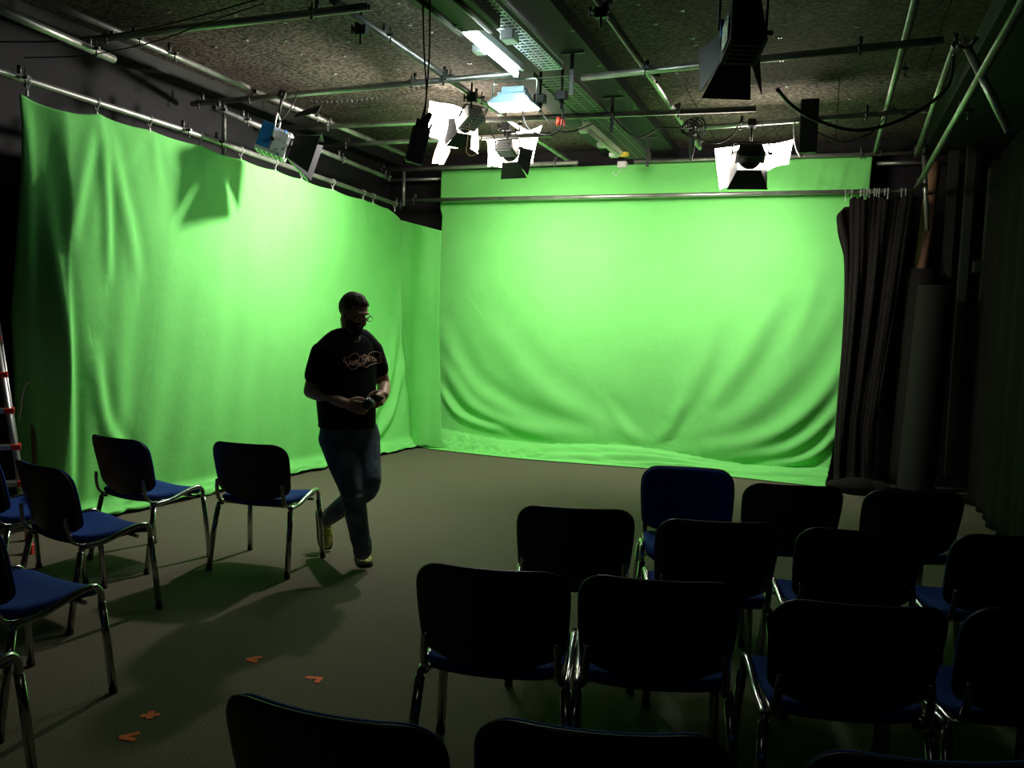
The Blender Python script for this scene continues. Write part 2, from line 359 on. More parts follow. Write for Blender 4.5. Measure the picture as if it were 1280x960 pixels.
def back_curtain():
    nu, nv = 380, 250
    U = np.linspace(0, 1, nu + 1); W = np.linspace(0, 1, nv + 1); X = []; Z = []; Q = []
    for w_ in W:
        for u in U:
            z = 3.46 - w_ * 3.75                     # below zero = the length lying on the floor
            xr = np.interp(z, [0, .5, 1, 1.6, 3.46], [.12, .18, .24, .30, .37]); xl = np.interp(z, [0, 2.9, 3.0, 3.46], [-4.62, -4.55, -4.58, -4.58])
            X.append(xl + (xr - xl) * u); Z.append(z)
    X = np.array(X); Z = np.array(Z)
    folds = [([(-4.5, 1.5), (-4.1, .8), (-3.3, .38), (-2.4, .26)], .05, .11), ([(-4.5, 1.1), (-4.1, .6), (-3.6, .36), (-3.0, .25)], .045, .08),
             ([(-4.5, .75), (-4.2, .42), (-3.6, .26)], .05, .05), ([(-3.9, 1.6), (-3.3, .9), (-2.5, .45), (-1.8, .32)], .03, .15),
             ([(-2.4, .75), (-2.1, .4), (-1.9, .27)], .018, .07), ([(-1.45, .8), (-1.6, .45), (-1.75, .3)], .018, .07),
             ([(.3, 1.5), (0, .9), (-.5, .45), (-1.3, .22)], .07, .10), ([(.3, 1.15), (.1, .7), (-.3, .33), (-1.0, .16)], .08, .08),
             ([(.28, .85), (.15, .5), (-.1, .25), (-.6, .10)], .07, .06), ([(.1, 2.0), (-.3, 1.2), (-.8, .65), (-1.4, .4)], .03, .14),
             ([(-.5, 2.0), (-.8, 1.3), (-1.2, .7)], .03, .12), ([(-1.1, 1.9), (-1.3, 1.1), (-1.6, .5)], .025, .12), ([(-.1, 2.3), (-.2, 1.8), (-.4, 1.3)], .02, .1)]
    folds += [([(.35 - k * .23, 3.44), (.31 - k * .23, 3.25), (.27 - k * .23, 3.0)], .006, .04) for k in range(8)]
    d = foldfield(np.c_[X, Z], folds)
    P = []
    for k in range(len(X)):
        x, z = X[k], Z[k]; f = (x + 4.6) / 4.9
        y = 9.66 - .04 * (1 - z / 3.46) - d[k] + .012 * noise.noise(Vector((x * 1.5, z * .8, 5)))
        hb = .20 + .04 * math.sin(x * 2.3) - .06 * f       # where the cloth starts to bunch
        zz = z
        if z < hb:
            q = min(1.2, (hb - z) / (hb + .29)); 
            a = q * 1.0
            zz = hb * (1 - a) ** 1.3 if a < 1 else .0
            lf = max(0, 1 - f * 3); wr = noise.noise(Vector((x * (1.3 + 3 * lf) + q * 3, q * 4, 1))) + .35 * noise.noise(Vector((x * (3 + 4 * lf) - q * 5, q * 7, 4)))
            y -= .02 + .30 * a ** .8 * (.8 + .25 * math.sin(x * 1.7 + 1)) + .03 * wr * a * (1 - a) * 2
            zz = max(.008, zz + .045 * wr * math.sin(min(1, a) * PI) + .035 * abs(math.sin(x * 2.2 + a * 8)) * (1 - a) * a * 2)
            x += .04 * wr * a
        P.append((x, min(y, 9.9), zz))
    return cloth('green_curtain', 'green', None, P, nu, nv)
tag(back_curtain(), 'wide green backdrop cloth across the back wall, bunched on the carpet at its foot', 'curtain')

def black_curtain():
    nu, nv = 300, 60; P = []
    for j in range(nv + 1):
        s = j / nv
        for i in range(nu + 1):
            u = i / nu; droop = .30 * math.exp(-(u / .06) ** 2) 
            top = 3.0 - droop + .02 * math.sin(u * 60)
            z = top * (1 - s)
            ph = u * 2 * PI * 13 + .8 * math.sin(s * 3 + u * 9)
            ph += 2.2 * noise.noise(Vector((u * 6, 4, s * .8)))
            x = .12 + .09 * s + (.66 - .30 * min(1, s * 1.3)) * u + .018 * math.sin(ph * 1.0 + 1.2) + (-.07 * math.exp(-((s - .0) / .09) ** 2) * (u < .08)) + .03 * math.sin(s * 5) * (1 - u)
            y = 9.44 - .10 * s + (.04 + .015 * s) * math.sin(ph) * (.6 + .8 * noise.noise(Vector((u * 9, 1, s)))) + .03 * math.sin(u * 19 + s * 2) + .03 * noise.noise(Vector((u * 7, s * 4, 2)))
            if z < .15: q = 1 - z / .15; y -= .10 * q * (1 + noise.noise(Vector((u * 6, 0, 0)))); z = max(.006, z + .05 * q * noise.noise(Vector((u * 9, s * 30, 2))) + .02 * q)
            P.append((x, y, z))
    return cloth('black_curtain', 'black_cloth', None, P, nu, nv)
tag(black_curtain(), 'black curtain drawn together in folds at the right end of the rail', 'curtain')
def drape():
    nu, nv = 240, 30; P = []
    for j in range(nv + 1):
        for i in range(nu + 1):
            y = -1.5 + 10.6 * i / nu; z = 3.27 * (1 - j / nv) + .01
            P.append((1.44 + .035 * math.sin(y * 17 + .5 * math.sin(y * 3)) + .02 * math.sin(y * 5.3), y, z))
    return cloth('black_curtain', 'black_cloth', None, P, nu, nv)
tag(drape(), 'black drape covering the right side wall below the bulkhead', 'curtain')

# ------------------------------------------------------------ pipes of the lighting grid
def clamp(p, d, parent, up=True):
    """scaffold clamp round a pipe at p, direction d"""
    d = Vector(d).normalized(); p = Vector(p); mb = MB()
    side = d.cross(Vector((0, 0, 1))).normalized() if abs(d.z) < .9 else Vector((1, 0, 0)); upv = side.cross(d)
    mb.tube([p - d * .022, p - d * .022, p + d * .022, p + d * .022], [.024, .034, .034, .024], 14, False)
    mb.tube([p + side * .03 - d * .0, p + side * .075], .011, 8); mb.tube([p + side * .05 - upv * .05, p + side * .05 + upv * .05], .005, 6)
    mb.ell(p + side * .05 - upv * .05, (.012, .012, .01), 8, 5)
    mb.tube([p + upv * .02, p + upv * .075], .013, 8)
    return mb.build('clamp', 'darksteel', parent)
def pipe(name, label, pts, r=.024, clamps=(), m='steel', cat='pipe', group='pipes of the lighting grid'):
    pts = [Vector(p) for p in pts]; mb = MB()
    if len(pts) == 2: mb.hollow(pts[0], pts[1], r)
    else: mb.tube(pts, r, 14)
    o = mb.build(name, m)
    tag(o, label, cat, group)
    L = pts[-1] - pts[0]
    for t in clamps: clamp(pts[0] + L * t, L, o)
    return o
ZD, ZL = 3.50, 3.445
pipe('scaffold_pipe', 'thick pale pipe end by the top left corner, close to the left wall', [onz(-60, -14, 3.25), onz(142, 74, 3.25)], .026, [.82])
pipe('scaffold_pipe', 'pipe running back along the left edge of the ceiling boards', [onz(0, -24, ZD), onz(310, 110, ZD)], clamps=[.45, .6])
pipe('scaffold_pipe', 'pipe above the blue-trimmed lamp, running back along the left of the ceiling', [onz(318, 114, ZD), onz(515, 197, ZD)], clamps=[.3])
pipe('scaffold_pipe', 'pipe just above the left green curtain, beside the black wall', [Vector((-4.70, 5.62, 3.25)), Vector((-4.90, 8.9, 3.25))], clamps=[.02, .12, .63, .97])
pipe('scaffold_pipe', 'pipe running back left of the fluorescent tube', [onz(415, 0, ZD), onz(720, 207, ZD)], clamps=[.12, .3, .42, .6])
pipe('scaffold_pipe', 'pipe running back right of the dark ceiling beam', [onz(735, -18, ZD), onz(875, 185, ZD)], clamps=[.06, .40, .66, .93])
pipe('scaffold_pipe', 'green-lit pipe running back right of the hanging black lamp', [onz(1150, -20, ZD), onz(1090, 206, ZD)], clamps=[.3, .52, .85])
pipe('scaffold_pipe', 'pipe under the dark bulkhead, second from the right', [onz(1195, 55, 3.4), onz(1146, 192, 3.4)], clamps=[.01, .9])
pipe('curtain_rail', 'long pipe descending from the top right corner to the black curtain', [onz(1300, -35, 3.1), Vector((.79, 9.48, 3.1))], .024, [.42, .97], group='curtain rails')
pipe('scaffold_pipe', 'short pipe sloping down against the dark right wall', [ony(1207, 55, 5.6), ony(1262, 165, 5.3)], .023, [.05])
pipe('scaffold_pipe', 'cross pipe nearest the camera at the top left, with an open end', [onz(103, 51, ZL), onz(461, 8, ZL)], clamps=[.12, .84])
pipe('scaffold_pipe', 'cross pipe over the lamp with blue trim, ending behind the fluorescent tube', [onz(240, 130, ZL), onz(642, 92, ZL)], clamps=[.04, .22, .73, .82])
pipe('scaffold_pipe', 'longest cross pipe, passing over the lit floodlights and under the beam', [onz(352, 160, ZL), onz(945, 136, ZL)], clamps=[.12, .44, .86])
pipe('scaffold_pipe', 'cross pipe holding the lit lamp in the middle, behind the hanging power box', [onz(395, 182, ZL), onz(690, 168, ZL)], clamps=[.15])
pipe('scaffold_pipe', 'cross pipe above the corner where the two green curtains meet', [onz(475, 213, ZL), onz(722, 203, ZL)], clamps=[.02, .9])
pipe('scaffold_pipe', 'rearmost cross pipe, from which the back green cloth hangs', [Vector((-2.15, 9.66, 3.49)), Vector((.86, 9.66, 3.49))], clamps=[.40, .80, .97])
pipe('scaffold_pipe', 'cross pipe behind the hanging black lamp, with a taped left end', [onz(727, 97, ZL), onz(1180, 50, ZL)], clamps=[.21, .8])
pipe('scaffold_pipe', 'cross pipe carrying the lit lamp on the right', [onz(868, 160, ZL), onz(1165, 137, ZL)], clamps=[.01, .22, .75])
pipe('curtain_rail', 'straight rail across the front of the back green cloth', [Vector((-4.97, 9.5, 3.08)), Vector((.78, 9.5, 3.08))], .024, [.02], group='curtain rails')
lr = MB(); lr.tube(LR, .024, 14)
lro = tag(lr.build('curtain_rail', 'steel'), 'rail along the left wall holding the left green curtain', 'pipe', 'curtain rails')
for a, t in ((1, .08), (2, .02), (2, .12), (2, .97)): clamp(LR[a] + (LR[a + 1] - LR[a]) * t, LR[a + 1] - LR[a], lro)
pipe('upright_pipe', 'short pale upright tying the left rail to the pipe above', [Vector((-4.76, 5.82, 2.90)), Vector((-4.76, 5.82, 3.32))], .017, group='short upright pipes')
pipe('upright_pipe', 'short upright in the corner between the two curtain rails', [Vector((-4.98, 9.42, 3.0)), Vector((-4.98, 9.42, 3.42))], .022, group='short upright pipes')
pipe('scaffold_pipe', 'short dull pipe in the corner left of the back cloth', [Vector((-5.49, 9.75, 3.38)), Vector((-4.62, 9.75, 3.38))], .02)
pipe('upright_pipe', 'pale upright hanging before the cardboard tube', [ony(1159, 288, 9.3), ony(1155, 186, 9.3)], .022, [.45], group='short upright pipes')
pipe('scaffold_pipe', 'short lower pipe right of the back cloth top corner', [Vector((.42, 9.72, 3.40)), Vector((.9, 9.72, 3.40))], .02)

# curtain hooks
hk = MB()
hk.tube([Vector((.030 * math.cos(a), 0, .030 * math.sin(a))) for a in np.linspace(-PI * .35, PI * 1.25, 14)], .0035, 6)
hk.tube([(.014, 0, -.027), (.0, 0, -.062)], .0035, 6); hk.tube([(-.02, 0, -.022), (.0, 0, -.062)], .003, 6); hk.box((0, 0, -.078), (.014, .012, .034))
hk0 = hk.build('curtain_hook', 'white'); hk0.scale = (1, 1, 1)
def put_hook(p, rz, lab, grp, first=[True]):
    o = hk0 if first[0] else hk0.copy()
    if not first[0]: C.objects.link(o)
    first[0] = False; o.location = p; o.rotation_euler = (0, 0, rz); tag(o, lab, 'hook', grp)
for y in hook_y: put_hook((rail_x(y), y, RAILZ), 0, 'white hook holding the left green curtain on its rail', 'hooks of the left green curtain')
for u in (1057, 1065, 1076, 1080, 1084, 1087, 1093, 1096, 1099, 1106, 1110, 1127, 1132):
    p = ony(u, 240, 9.5); put_hook((p.x, 9.5, 3.08), PI / 2, 'pale hook holding the bunched black curtain on the rail', 'hooks of the black curtain')

# ------------------------------------------------------------ small fixing plates on the ceiling
fp = MB(); fp.tube([(0, 0, 0), (0, 0, -.004)], .015, 12); fp.ell((0, 0, -.005), (.008, .008, .004), 8, 5)
fp0 = None
for u, v in [(211, 15), (309, 51), (269, 59), (294, 19), (356, 28), (356, 51), (308, 50), (376, 67), (435, 52), (430, 70), (419, 92), (497, 86), (498, 4), (512, 31), (587, 79), (620, 105), (539, 40), (750, 65), (716, 19), (853, 13), (866, 48), (870, 56), (798, 5), (775, 98), (846, 91), (938, 106), (975, 47), (977, 76), (1019, 99), (984, 108), (1071, 33), (940, 130), (1062, 124), (795, 121), (700, 60), (820, 30)]:
    o = fp0.copy() if fp0 else fp.build('fixing_plate', 'steel')
    if fp0: C.objects.link(o)
    else: fp0 = o
    p = onz(u, v, ZC - .001)
    if -2.53 < p.x < -1.7: p.z = 3.599
    o.location = p; tag(o, 'small round metal fixing plate screwed to the ceiling boards', 'fixing', 'fixing plates on the ceiling')

# ------------------------------------------------------------ studio lamps
def frame_matrix(p, aim):
    y = Vector(aim).normalized(); x = y.cross(Vector((0, 0, 1))).normalized(); z = x.cross(y)
    m = Matrix((x, y, z)).transposed().to_4x4(); m.translation = Vector(p); return m
def lamp(name, label, p, aim, hang, size=(.2, .22, .2), body='black_metal', paper=None, pm='paper', power=0, doors=(1, 1, 1, 1), dl=.18, trim=None, group='studio lamps on the pipes', spread=125, lightsize=.30, ribs=True, down=.5, yaw=0):
    mw = frame_matrix(p, aim); t = empty(name, label, 'lamp', group=group, mw=mw); W, D, Hh = size
    h = MB(); h.hexa([(-W / 2, -D / 2, -Hh / 2), (W / 2, -D / 2, -Hh / 2), (W / 2, D / 2, -Hh / 2), (-W / 2, D / 2, -Hh / 2), (-W * .38, -D / 2, Hh / 2), (W * .38, -D / 2, Hh / 2), (W * .38, D / 2, Hh / 2), (-W * .38, D / 2, Hh / 2)])
    if ribs:
        for k in range(5): h.box((0, -D * .35 + k * D * .17, -Hh / 2 - .006), (W * .8, .012, .018))
        for k in range(4): h.box((0, -D / 2 - .006, -Hh * .3 + k * Hh * .18), (W * .6, .014, .01))
    h.build('housing', body, t)
    MB().tube([(0, D / 2 - .005, 0), (0, D / 2 + .03, 0)], W * .40, 24).build('front_ring', 'black_metal', t)
    ls = MB(); ls.ell((0, D / 2 + .028, 0), (W * .34, .02, W * .34), 20, 8); ls.build('lens', 'glass', t)
    if trim:
        for sx in (-1, 1):
            MB().box((sx * W * .46, -D * .28, 0.02), (.03, D * .42, Hh * .9)).build('side_panel', trim, t); MB().box((sx * W * .47, D * .22, -.0), (.03, D * .46, Hh * .8)).box((sx * (W * .47 + .016), D * .22, .03), (.004, D * .4, .012)).build('name_plate', 'label', t)
            MB().tube([(sx * W * .5, D * .3, Hh * .5), (sx * W * .5, D * .3, -Hh * .5)], .008, 8).build('trim_bar', trim, t)
        MB().box((0, -D * .5 - .008, .0), (W * .7, .006, Hh * .42)).build('name_plate', 'label', t)
    y0 = D / 2 + .03; a = .42
    for k, on in enumerate(doors):
        if not on: continue
        ca, sa = math.cos(k * PI / 2), math.sin(k * PI / 2); w0, w1 = W * .42, W * .72
        def R_(x, y, z): return (x * ca - z * sa, y, x * sa + z * ca)
        r0 = W * .40; r1 = r0 + dl * math.sin(a) * on; y1 = y0 + dl * math.cos(a)
        q = [R_(-w0, y0, r0), R_(w0, y0, r0), R_(w1, y1, r1), R_(-w1, y1, r1)]
        q2 = [R_(-w0, y0, r0 + .004), R_(w0, y0, r0 + .004), R_(w1, y1, r1 + .004), R_(-w1, y1, r1 + .004)]
        MB().hexa(q + q2).build('barn_door', 'black_metal', t)
    # yoke and hanging spigot, in world directions
    inv = mw.inverted(); hp = inv @ Vector(hang); X = Vector((1, 0, 0)); up = (hp).normalized()
    yk = MB(); s = W / 2 + .03
    yk.tube([(-s, 0, 0), X * -s + up * Hh * .85, X * -s * .9 + up * Hh * .98, X * s * .9 + up * Hh * .98, X * s + up * Hh * .85, (s, 0, 0)], (.008), 8)
    yk.build('yoke', 'black_metal' if not trim else 'alu', t)
    MB().tube([up * Hh * .95, hp], .010, 8).build('spigot', 'black_metal', t)
    c = MB(); q = hp; c.box(q, (.07, .06, .07)); c.tube([q + X * .03, q + X * .09], .008, 8); c.tube([q + X * .085 - up * .03, q + X * .085 + up * .03], .006, 8); c.build('hook_clamp', 'black_metal', t)
    kn = MB(); kn.tube([(s - .005, 0, 0), (s + .035, 0, 0)], .014, 10); kn.build('tilt_knob', 'black_metal', t)
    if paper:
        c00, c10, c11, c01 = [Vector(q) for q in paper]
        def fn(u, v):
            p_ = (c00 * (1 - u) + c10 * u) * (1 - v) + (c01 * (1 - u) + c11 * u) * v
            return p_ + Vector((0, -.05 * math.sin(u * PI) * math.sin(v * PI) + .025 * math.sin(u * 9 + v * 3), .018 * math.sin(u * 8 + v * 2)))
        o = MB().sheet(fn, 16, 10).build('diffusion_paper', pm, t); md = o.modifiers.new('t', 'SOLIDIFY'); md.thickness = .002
    if power:
        l = bpy.data.lights.new(name + '_light', 'AREA'); l.energy = power; l.color = (1, .93, .86); l.shape = 'DISK'; l.size = lightsize; l.spread = math.radians(spread)
        lo = bpy.data.objects.new('bulb_light', l); C.objects.link(lo); lo.parent = t
        lo.location = (-.28 if yaw else 0, .02 if yaw else y0 + dl + .12, -.10 if yaw else 0); lo.rotation_euler = (PI / 2 - down, 0, yaw)
    return t
def near(u, v, z): return onz(u, v, z)
# the lit lamp in the middle
p2 = ony(634, 186, 7.75)
lamp('studio_lamp', 'brightly lit lamp in the middle with white paper spread round its dark shutter', p2, (.10, 1, -.42), (p2.x, 7.75, 3.44), (.20, .15, .09), 'grey',
     paper=[(-.42, .26, .32), (.17, .26, .42), (.15, .30, .02), (-.36, .30, .0)], power=P_MID, doors=(.6, 1, 1.4, 1), dl=.16)
p1 = ony(588, 148, 7.0)
lamp('studio_lamp', 'brightly lit lamp wrapped in crumpled white paper, left of the floodlight', p1, (-.80, .55, -.42), (p1.x + .02, 7.0, 3.44), (.18, .2, .12), 'grey',
     paper=[(-.24, .22, .28), (.24, .20, .26), (.22, .30, -.14), (-.26, .30, -.06)], power=P_LEFT, doors=(1, 1, 1, 0), dl=.15, spread=150, lightsize=.14, down=.42, yaw=.8)
p3 = ony(938, 192, 7.85)
lamp('studio_lamp', 'lit lamp on the right with a torn sheet of white paper and dark shutter', p3, (-.16, 1, -.40), (p3.x, 7.85, 3.44), (.25, .15, .10),
     paper=[(-.30, .26, .22), (.40, .26, .30), (.36, .30, .08), (-.24, .30, -.20)], power=P_RIGHT, doors=(.6, 1, 1.5, 1), dl=.17)
pb = ony(343, 178, 5.95)
lamp('studio_lamp', 'unlit lamp with blue side panels and black flaps beside the left curtain', pb, (.95, .55, -.35), (pb.x + .05, 5.98, 3.42), (.22, .24, .22), 'white', doors=(1, 1.5, 1.2, 1), dl=.22, trim='blue')
pd = ony(928, 40, 4.85)
lamp('studio_lamp', 'large unlit black lamp hanging at the top right with open flaps', pd, (-.38, 1, -.36), (pd.x, pd.y, 3.66), (.20, .22, .26), doors=(0, .7, 1.0, 1.3), dl=.24)
bl = [o for o in C.objects if o.get('label', '').startswith('large unlit black lamp')][0]
MB().box((-.10, -.02, -.03), (.006, .12, .16), Matrix.Rotation(.08, 3, 'Y')).build('name_plate', 'label', bl)
MB().box((-.092, .07, .07), (.02, .03, .10)).build('side_panel', 'blue', bl)
# loose strips of paper hanging by the middle lamps
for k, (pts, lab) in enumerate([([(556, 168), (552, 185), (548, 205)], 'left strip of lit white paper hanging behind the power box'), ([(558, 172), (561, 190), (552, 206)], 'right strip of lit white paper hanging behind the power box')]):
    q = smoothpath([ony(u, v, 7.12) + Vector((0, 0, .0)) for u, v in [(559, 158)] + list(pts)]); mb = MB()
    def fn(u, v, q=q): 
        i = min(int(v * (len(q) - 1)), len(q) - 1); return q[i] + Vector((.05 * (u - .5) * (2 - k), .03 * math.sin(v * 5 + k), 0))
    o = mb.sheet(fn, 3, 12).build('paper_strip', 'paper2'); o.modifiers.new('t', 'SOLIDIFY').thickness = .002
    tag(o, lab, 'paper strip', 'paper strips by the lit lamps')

# LED floodlight
pf = ony(643, 128, 6.0)
fl = empty('floodlight', 'pale blue finned floodlight facing down below the fluorescent tube', 'lamp', mw=Matrix.Translation(pf))
b = MB(); b.hexa([(-.17, -.13, -.03), (.17, -.13, -.03), (.17, .13, -.03), (-.17, .13, -.03), (-.13, -.10, .02), (.13, -.10, .02), (.13, .10, .02), (-.13, .10, .02)])
b.hexa([(-.12, -.09, .02), (.12, -.09, .02), (.12, .09, .02), (-.12, .09, .02), (-.10, -.07, .05), (.10, -.07, .05), (.10, .07, .05), (-.10, .07, .05)])
for k in range(15): b.box((-.105 + k * .015, 0, .048), (.005, .15, .03))
b.box((0, 0, .08), (.18, .1, .05)); b.build('housing', 'lamp_blue', fl)
MB().box((0, 0, -.034), (.31, .23, .01)).build('light_panel', 'led', fl)
MB().tube([(-.175, 0, 0), (-.175, 0, .15), (-.16, 0, .165), (.16, 0, .165), (.175, 0, .15), (.175, 0, 0)], .008, 8).build('bracket', 'alu', fl)
MB().tube([(0.02, 0, .165), (.02, 0, .28)], .008, 8).build('hanger', 'alu', fl)

# fluorescent batten in its tray
ta, tb = onz(566, 30, 3.42), onz(648, 92, 3.42)
bt = empty('fluorescent_batten', 'lit fluorescent tube fitting at the top of the picture', 'lamp', mw=Matrix.Translation((ta + tb) / 2))
L = (tb - ta).length; 
MB().tube([(0, -L / 2, 0), (0, L / 2, 0)], .019, 14).build('tube', 'tube', bt)
MB().box((.0, 0, .055), (.10, L + .1, .05)).build('batten_body', 'zinc', bt)
for s in (-1, 1): MB().box((0, s * (L / 2 + .02), .01), (.045, .035, .075)).build('end_cap', 'darksteel', bt)
mb = MB().box((-.09, .05, .03), (.07, .09, .05)); mb.box((-.05, .02, .05), (.06, .04, .03)); mb.build('bracket', 'zinc', bt)
fill_batten = empty('fluorescent_batten', 'dim fluorescent fill light added under the ceiling behind the viewer', 'lamp', mw=Matrix.Translation((-.6, -.6, 3.56)))  # fill light added out of view so the nearest chairs are not black
MB().tube([(0, -.6, 0), (0, .6, 0)], .016, 14).build('tube', 'fill_tube', fill_batten); MB().box((0, 0, .08), (.12, 1.3, .12)).build('batten_body', 'zinc', fill_batten)
for s in (-1, 1): MB().box((0, s * .62, .01), (.045, .035, .075)).build('end_cap', 'darksteel', fill_batten)
# perforated cable tray beside it
def tray(name, label, x, y0, y1, z, wd, mname, rung=.055):
    t = empty(name, label, 'cable tray', (x, (y0 + y1) / 2, z), group='cable trays under the beam'); L = y1 - y0
    for s in (-1, 1): 
        m_ = MB().box((s * wd / 2, 0, .02), (.006, L, .045)); m_.box((s * wd / 2, 0, .042), (.02, L, .004)); m_.build('side_rail', mname, t)
    m_ = MB(); n = int(L / rung)
    for k in range(n + 1): m_.box((0, -L / 2 + k * L / n, 0), (wd, .022, .004))
    for s in (-.33, 0, .33): m_.box((s * wd, 0, .001), (.012, L, .004))
    m_.build('perforated_base', mname, t); return t
tray('cable_tray', 'bright perforated metal tray just right of the lit fluorescent tube', -1.98, 4.1, 6.0, 3.47, .16, 'zinc')
tray('cable_tray', 'green-tinted open cable tray running back beyond the floodlight', -2.03, 6.15, 9.3, 3.46, .28, 'darksteel', .07)
for y, lab in ((6.05, 'slotted hanger strap at the near end of the green-tinted tray'), (7.3, 'slotted hanger strap in the middle of the far tray'), (8.9, 'slotted hanger strap near the rear cross pipe')):
    mb = MB().box((0, 0, 0), (.03, .008, .30)); mb.box((0, 0, .15), (.18, .03, .01))
    for k in range(6): mb.box((0, -.005, -.12 + k * .04), (.01, .003, .02))
    o = mb.build('hanger_strap', 'darksteel'); o.location = (-1.84, y, 3.44); tag(o, lab, 'bracket', 'tray hangers')
o = MB().box((0, 0, 0), (.09, .12, .06)).box((0, 0, .035), (.05, .08, .02)).build('junction_box', 'zinc'); o.location = (-1.99, 5.15, 3.43); tag(o, 'grey box fixed under the bright tray beside the tube', 'junction box')
o = MB().box((0, 0, 0), (.34, .7, .10)).tube([(-.1, -.36, -.05), (-.1, .36, -.05)], .02, 8).tube([(.1, -.36, -.05), (.1, .36, -.05)], .02, 8).build('lamp_holder', 'black_metal')
o.location = onz(565, 3, 3.45); tag(o, 'black fitting at the top edge in front of the fluorescent tube', 'fitting')
# unlit batten further back
mb = empty('fluorescent_batten', 'unlit pale fitting hanging under the far end of the tray', 'lamp', (-2.1, 8.05, 3.38))
MB().box((0, 0, .02), (.07, 1.3, .045)).build('batten_body', 'diffuser', mb); MB().tube([(0, -.6, -.02), (0, .6, -.02)], .016, 10).build('tube', 'diffuser', mb)
for y in (-.55, .1, .6): MB().box((-.05, y, -.01), (.07, .09, .04)).build('bracket', 'white', mb)
o = MB().box((0, 0, 0), (.10, .08, .07)).tube([(0, -.03, -.03), (.0, -.05, -.06), (-.06, -.05, -.13), (-.1, -.04, -.08)], .004, 6).build('socket_box', 'white'); o.location = onz(778, 206, 3.4); tag(o, 'white socket box with a hanging loop at the left end of the rearmost pipe', 'socket')
mb = MB().box((0, 0, 0), (.07, .05, .05)).box((.04, 0, .0), (.02, .04, .035)).box((-.04, 0, .0), (.02, .04, .035)); o = mb.build('terminal_block', 'yellow'); o.location = onz(780, 193, 3.42); tag(o, 'small yellow terminal under the far end of the tray', 'connector')
for u, v, lab in ((675, 124, 'left black plug hanging from the tray'), (702, 120, 'right black plug hanging from the tray')):
    mb = MB().box((0, 0, 0), (.09, .07, .07)).tube([(0, 0, -.03), (0, 0, -.10)], [.022, .01], 10); mb.tube([(0, 0, .03), (0, 0, .2)], .012, 8)
    o = mb.build('power_plug', 'black_metal'); o.location = ony(u, v, 6.2); tag(o, lab, 'plug', 'plugs under the tray')
o = MB().tube([(0, 0, .03), (0, 0, -.03)], .022, 12).box((.03, 0, -.01), (.035, .03, .05)).build('power_connector', 'red'); o.location = ony(699, 152, 6.2); tag(o, 'red round connector hanging on a cable right of the floodlight', 'connector')

# hanging power box on cable
bx = ony(522, 182, 4.3); t = empty('power_box', 'grey rectangular power box hanging on two black cables', 'power box', mw=Matrix.Translation(bx) @ Matrix.Rotation(.25, 4, 'Y') @ Matrix.Rotation(.5, 4, 'Z'))
MB().box((0, 0, 0), (.10, .10, .20)).box((0, -.051, -.08), (.02, .003, .015)).build('box_body', 'grey', t)
MB().box((-.005, 0, .115), (.07, .06, .05)).tube([(0, 0, .12), (.03, 0, .19)], [.03, .012], 10).build('plug', 'black_metal', t)
MB().tube([(.04, 0, .10), (.05, 0, .14)], .006, 8).build('switch', 'black_metal', t)
def cable(label, pts, r=.006, m='cable', group='cables among the pipes', n=8, name='cable'):
    return tag(MB().tube(smoothpath(pts, n), r, 8).build(name, m), label, 'cable', group)
cable('left one of the two black cables holding the power box', [ony(528, -30, 4.3), ony(530, 60, 4.3), ony(533, 120, 4.3), ony(526, 152, 4.3), ony(521, 162, 4.3)], .005)
cable('right one of the two black cables holding the power box', [ony(537, -30, 4.28), ony(537, 60, 4.28), ony(533, 120, 4.28), ony(529, 160, 4.28)], .005)
# black box near the right lamp + bracket
pb2 = ony(1011, 158, 7.75)
o = MB().box((0, 0, 0), (.15, .08, .45)).box((0, -.042, 0), (.13, .006, .40)).tube([(0, 0, .2), (0, .0, 3.445 - pb2.z)], .012, 8).build('black_box', 'black_metal'); o.location = pb2; tag(o, 'narrow black box hanging upright beside the pale bracket', 'box')
q = [ony(999, 147, 7.82), ony(993, 150, 7.82), ony(994, 180, 7.82), ony(1000, 195, 7.82), ony(1003, 193, 7.82)]
tag(MB().tube(smoothpath(q), .02, 8, flat=.35).build('bracket', 'alu'), 'pale bent metal bracket left of the narrow black box', 'bracket')
cable('thick black cable sagging from the big black lamp to the right pipe', [ony(972, 112, 4.9), ony(990, 132, 5.3), ony(1020, 150, 5.6), ony(1072, 163, 5.8), ony(1130, 148, 6.0), ony(1182, 112, 6.0), ony(1192, 70, 6.0)], .011)
cable('thin cable sagging right of the narrow black box', [ony(1018, 163, 7.75), ony(1040, 174, 7.75), ony(1060, 177, 7.75), ony(1090, 165, 7.75), onz(1106, 146, 3.5)], .006)
cable('cable drooping from the lit right lamp towards the coiled cable', [onz(868, 162, 3.43), ony(880, 176, 7.7), ony(900, 178, 7.7), ony(916, 168, 7.7), onz(922, 158, 3.43)], .007)
cable('black cable looping below the tray to the coiled cable', [onz(766, 143, 3.43),  ony(775, 157, 7.1), ony(800, 172, 7.3), ony(825, 160, 7.5), ony(850, 160, 7.6), onz(866, 160, 3.42)], .006)
cable('outer cable loop hanging under the floodlight', [ony(654, 132, 6.02), ony(654, 145, 6.1), ony(662, 162, 6.1), ony(685, 169, 6.1), ony(702, 158, 6.15), ony(703, 128, 6.2)], .006)
cable('inner cable loop hanging between floodlight and plugs', [ony(675, 122, 6.2), ony(675, 135, 6.2), ony(684, 150, 6.15), ony(697, 163, 6.15), ony(716, 164, 6.2), ony(740, 155, 6.4)], .005)
cable('cable from the lamp pipe to the floodlight', [ony(590, 152, 6.5), ony(605, 140, 6.4), ony(625, 116, 6.1)], .006)
cable('cable hanging onto the middle lamp', [ony(610, 150, 7.3), ony(614, 165, 7.4), ony(622, 180, 7.6)], .006)
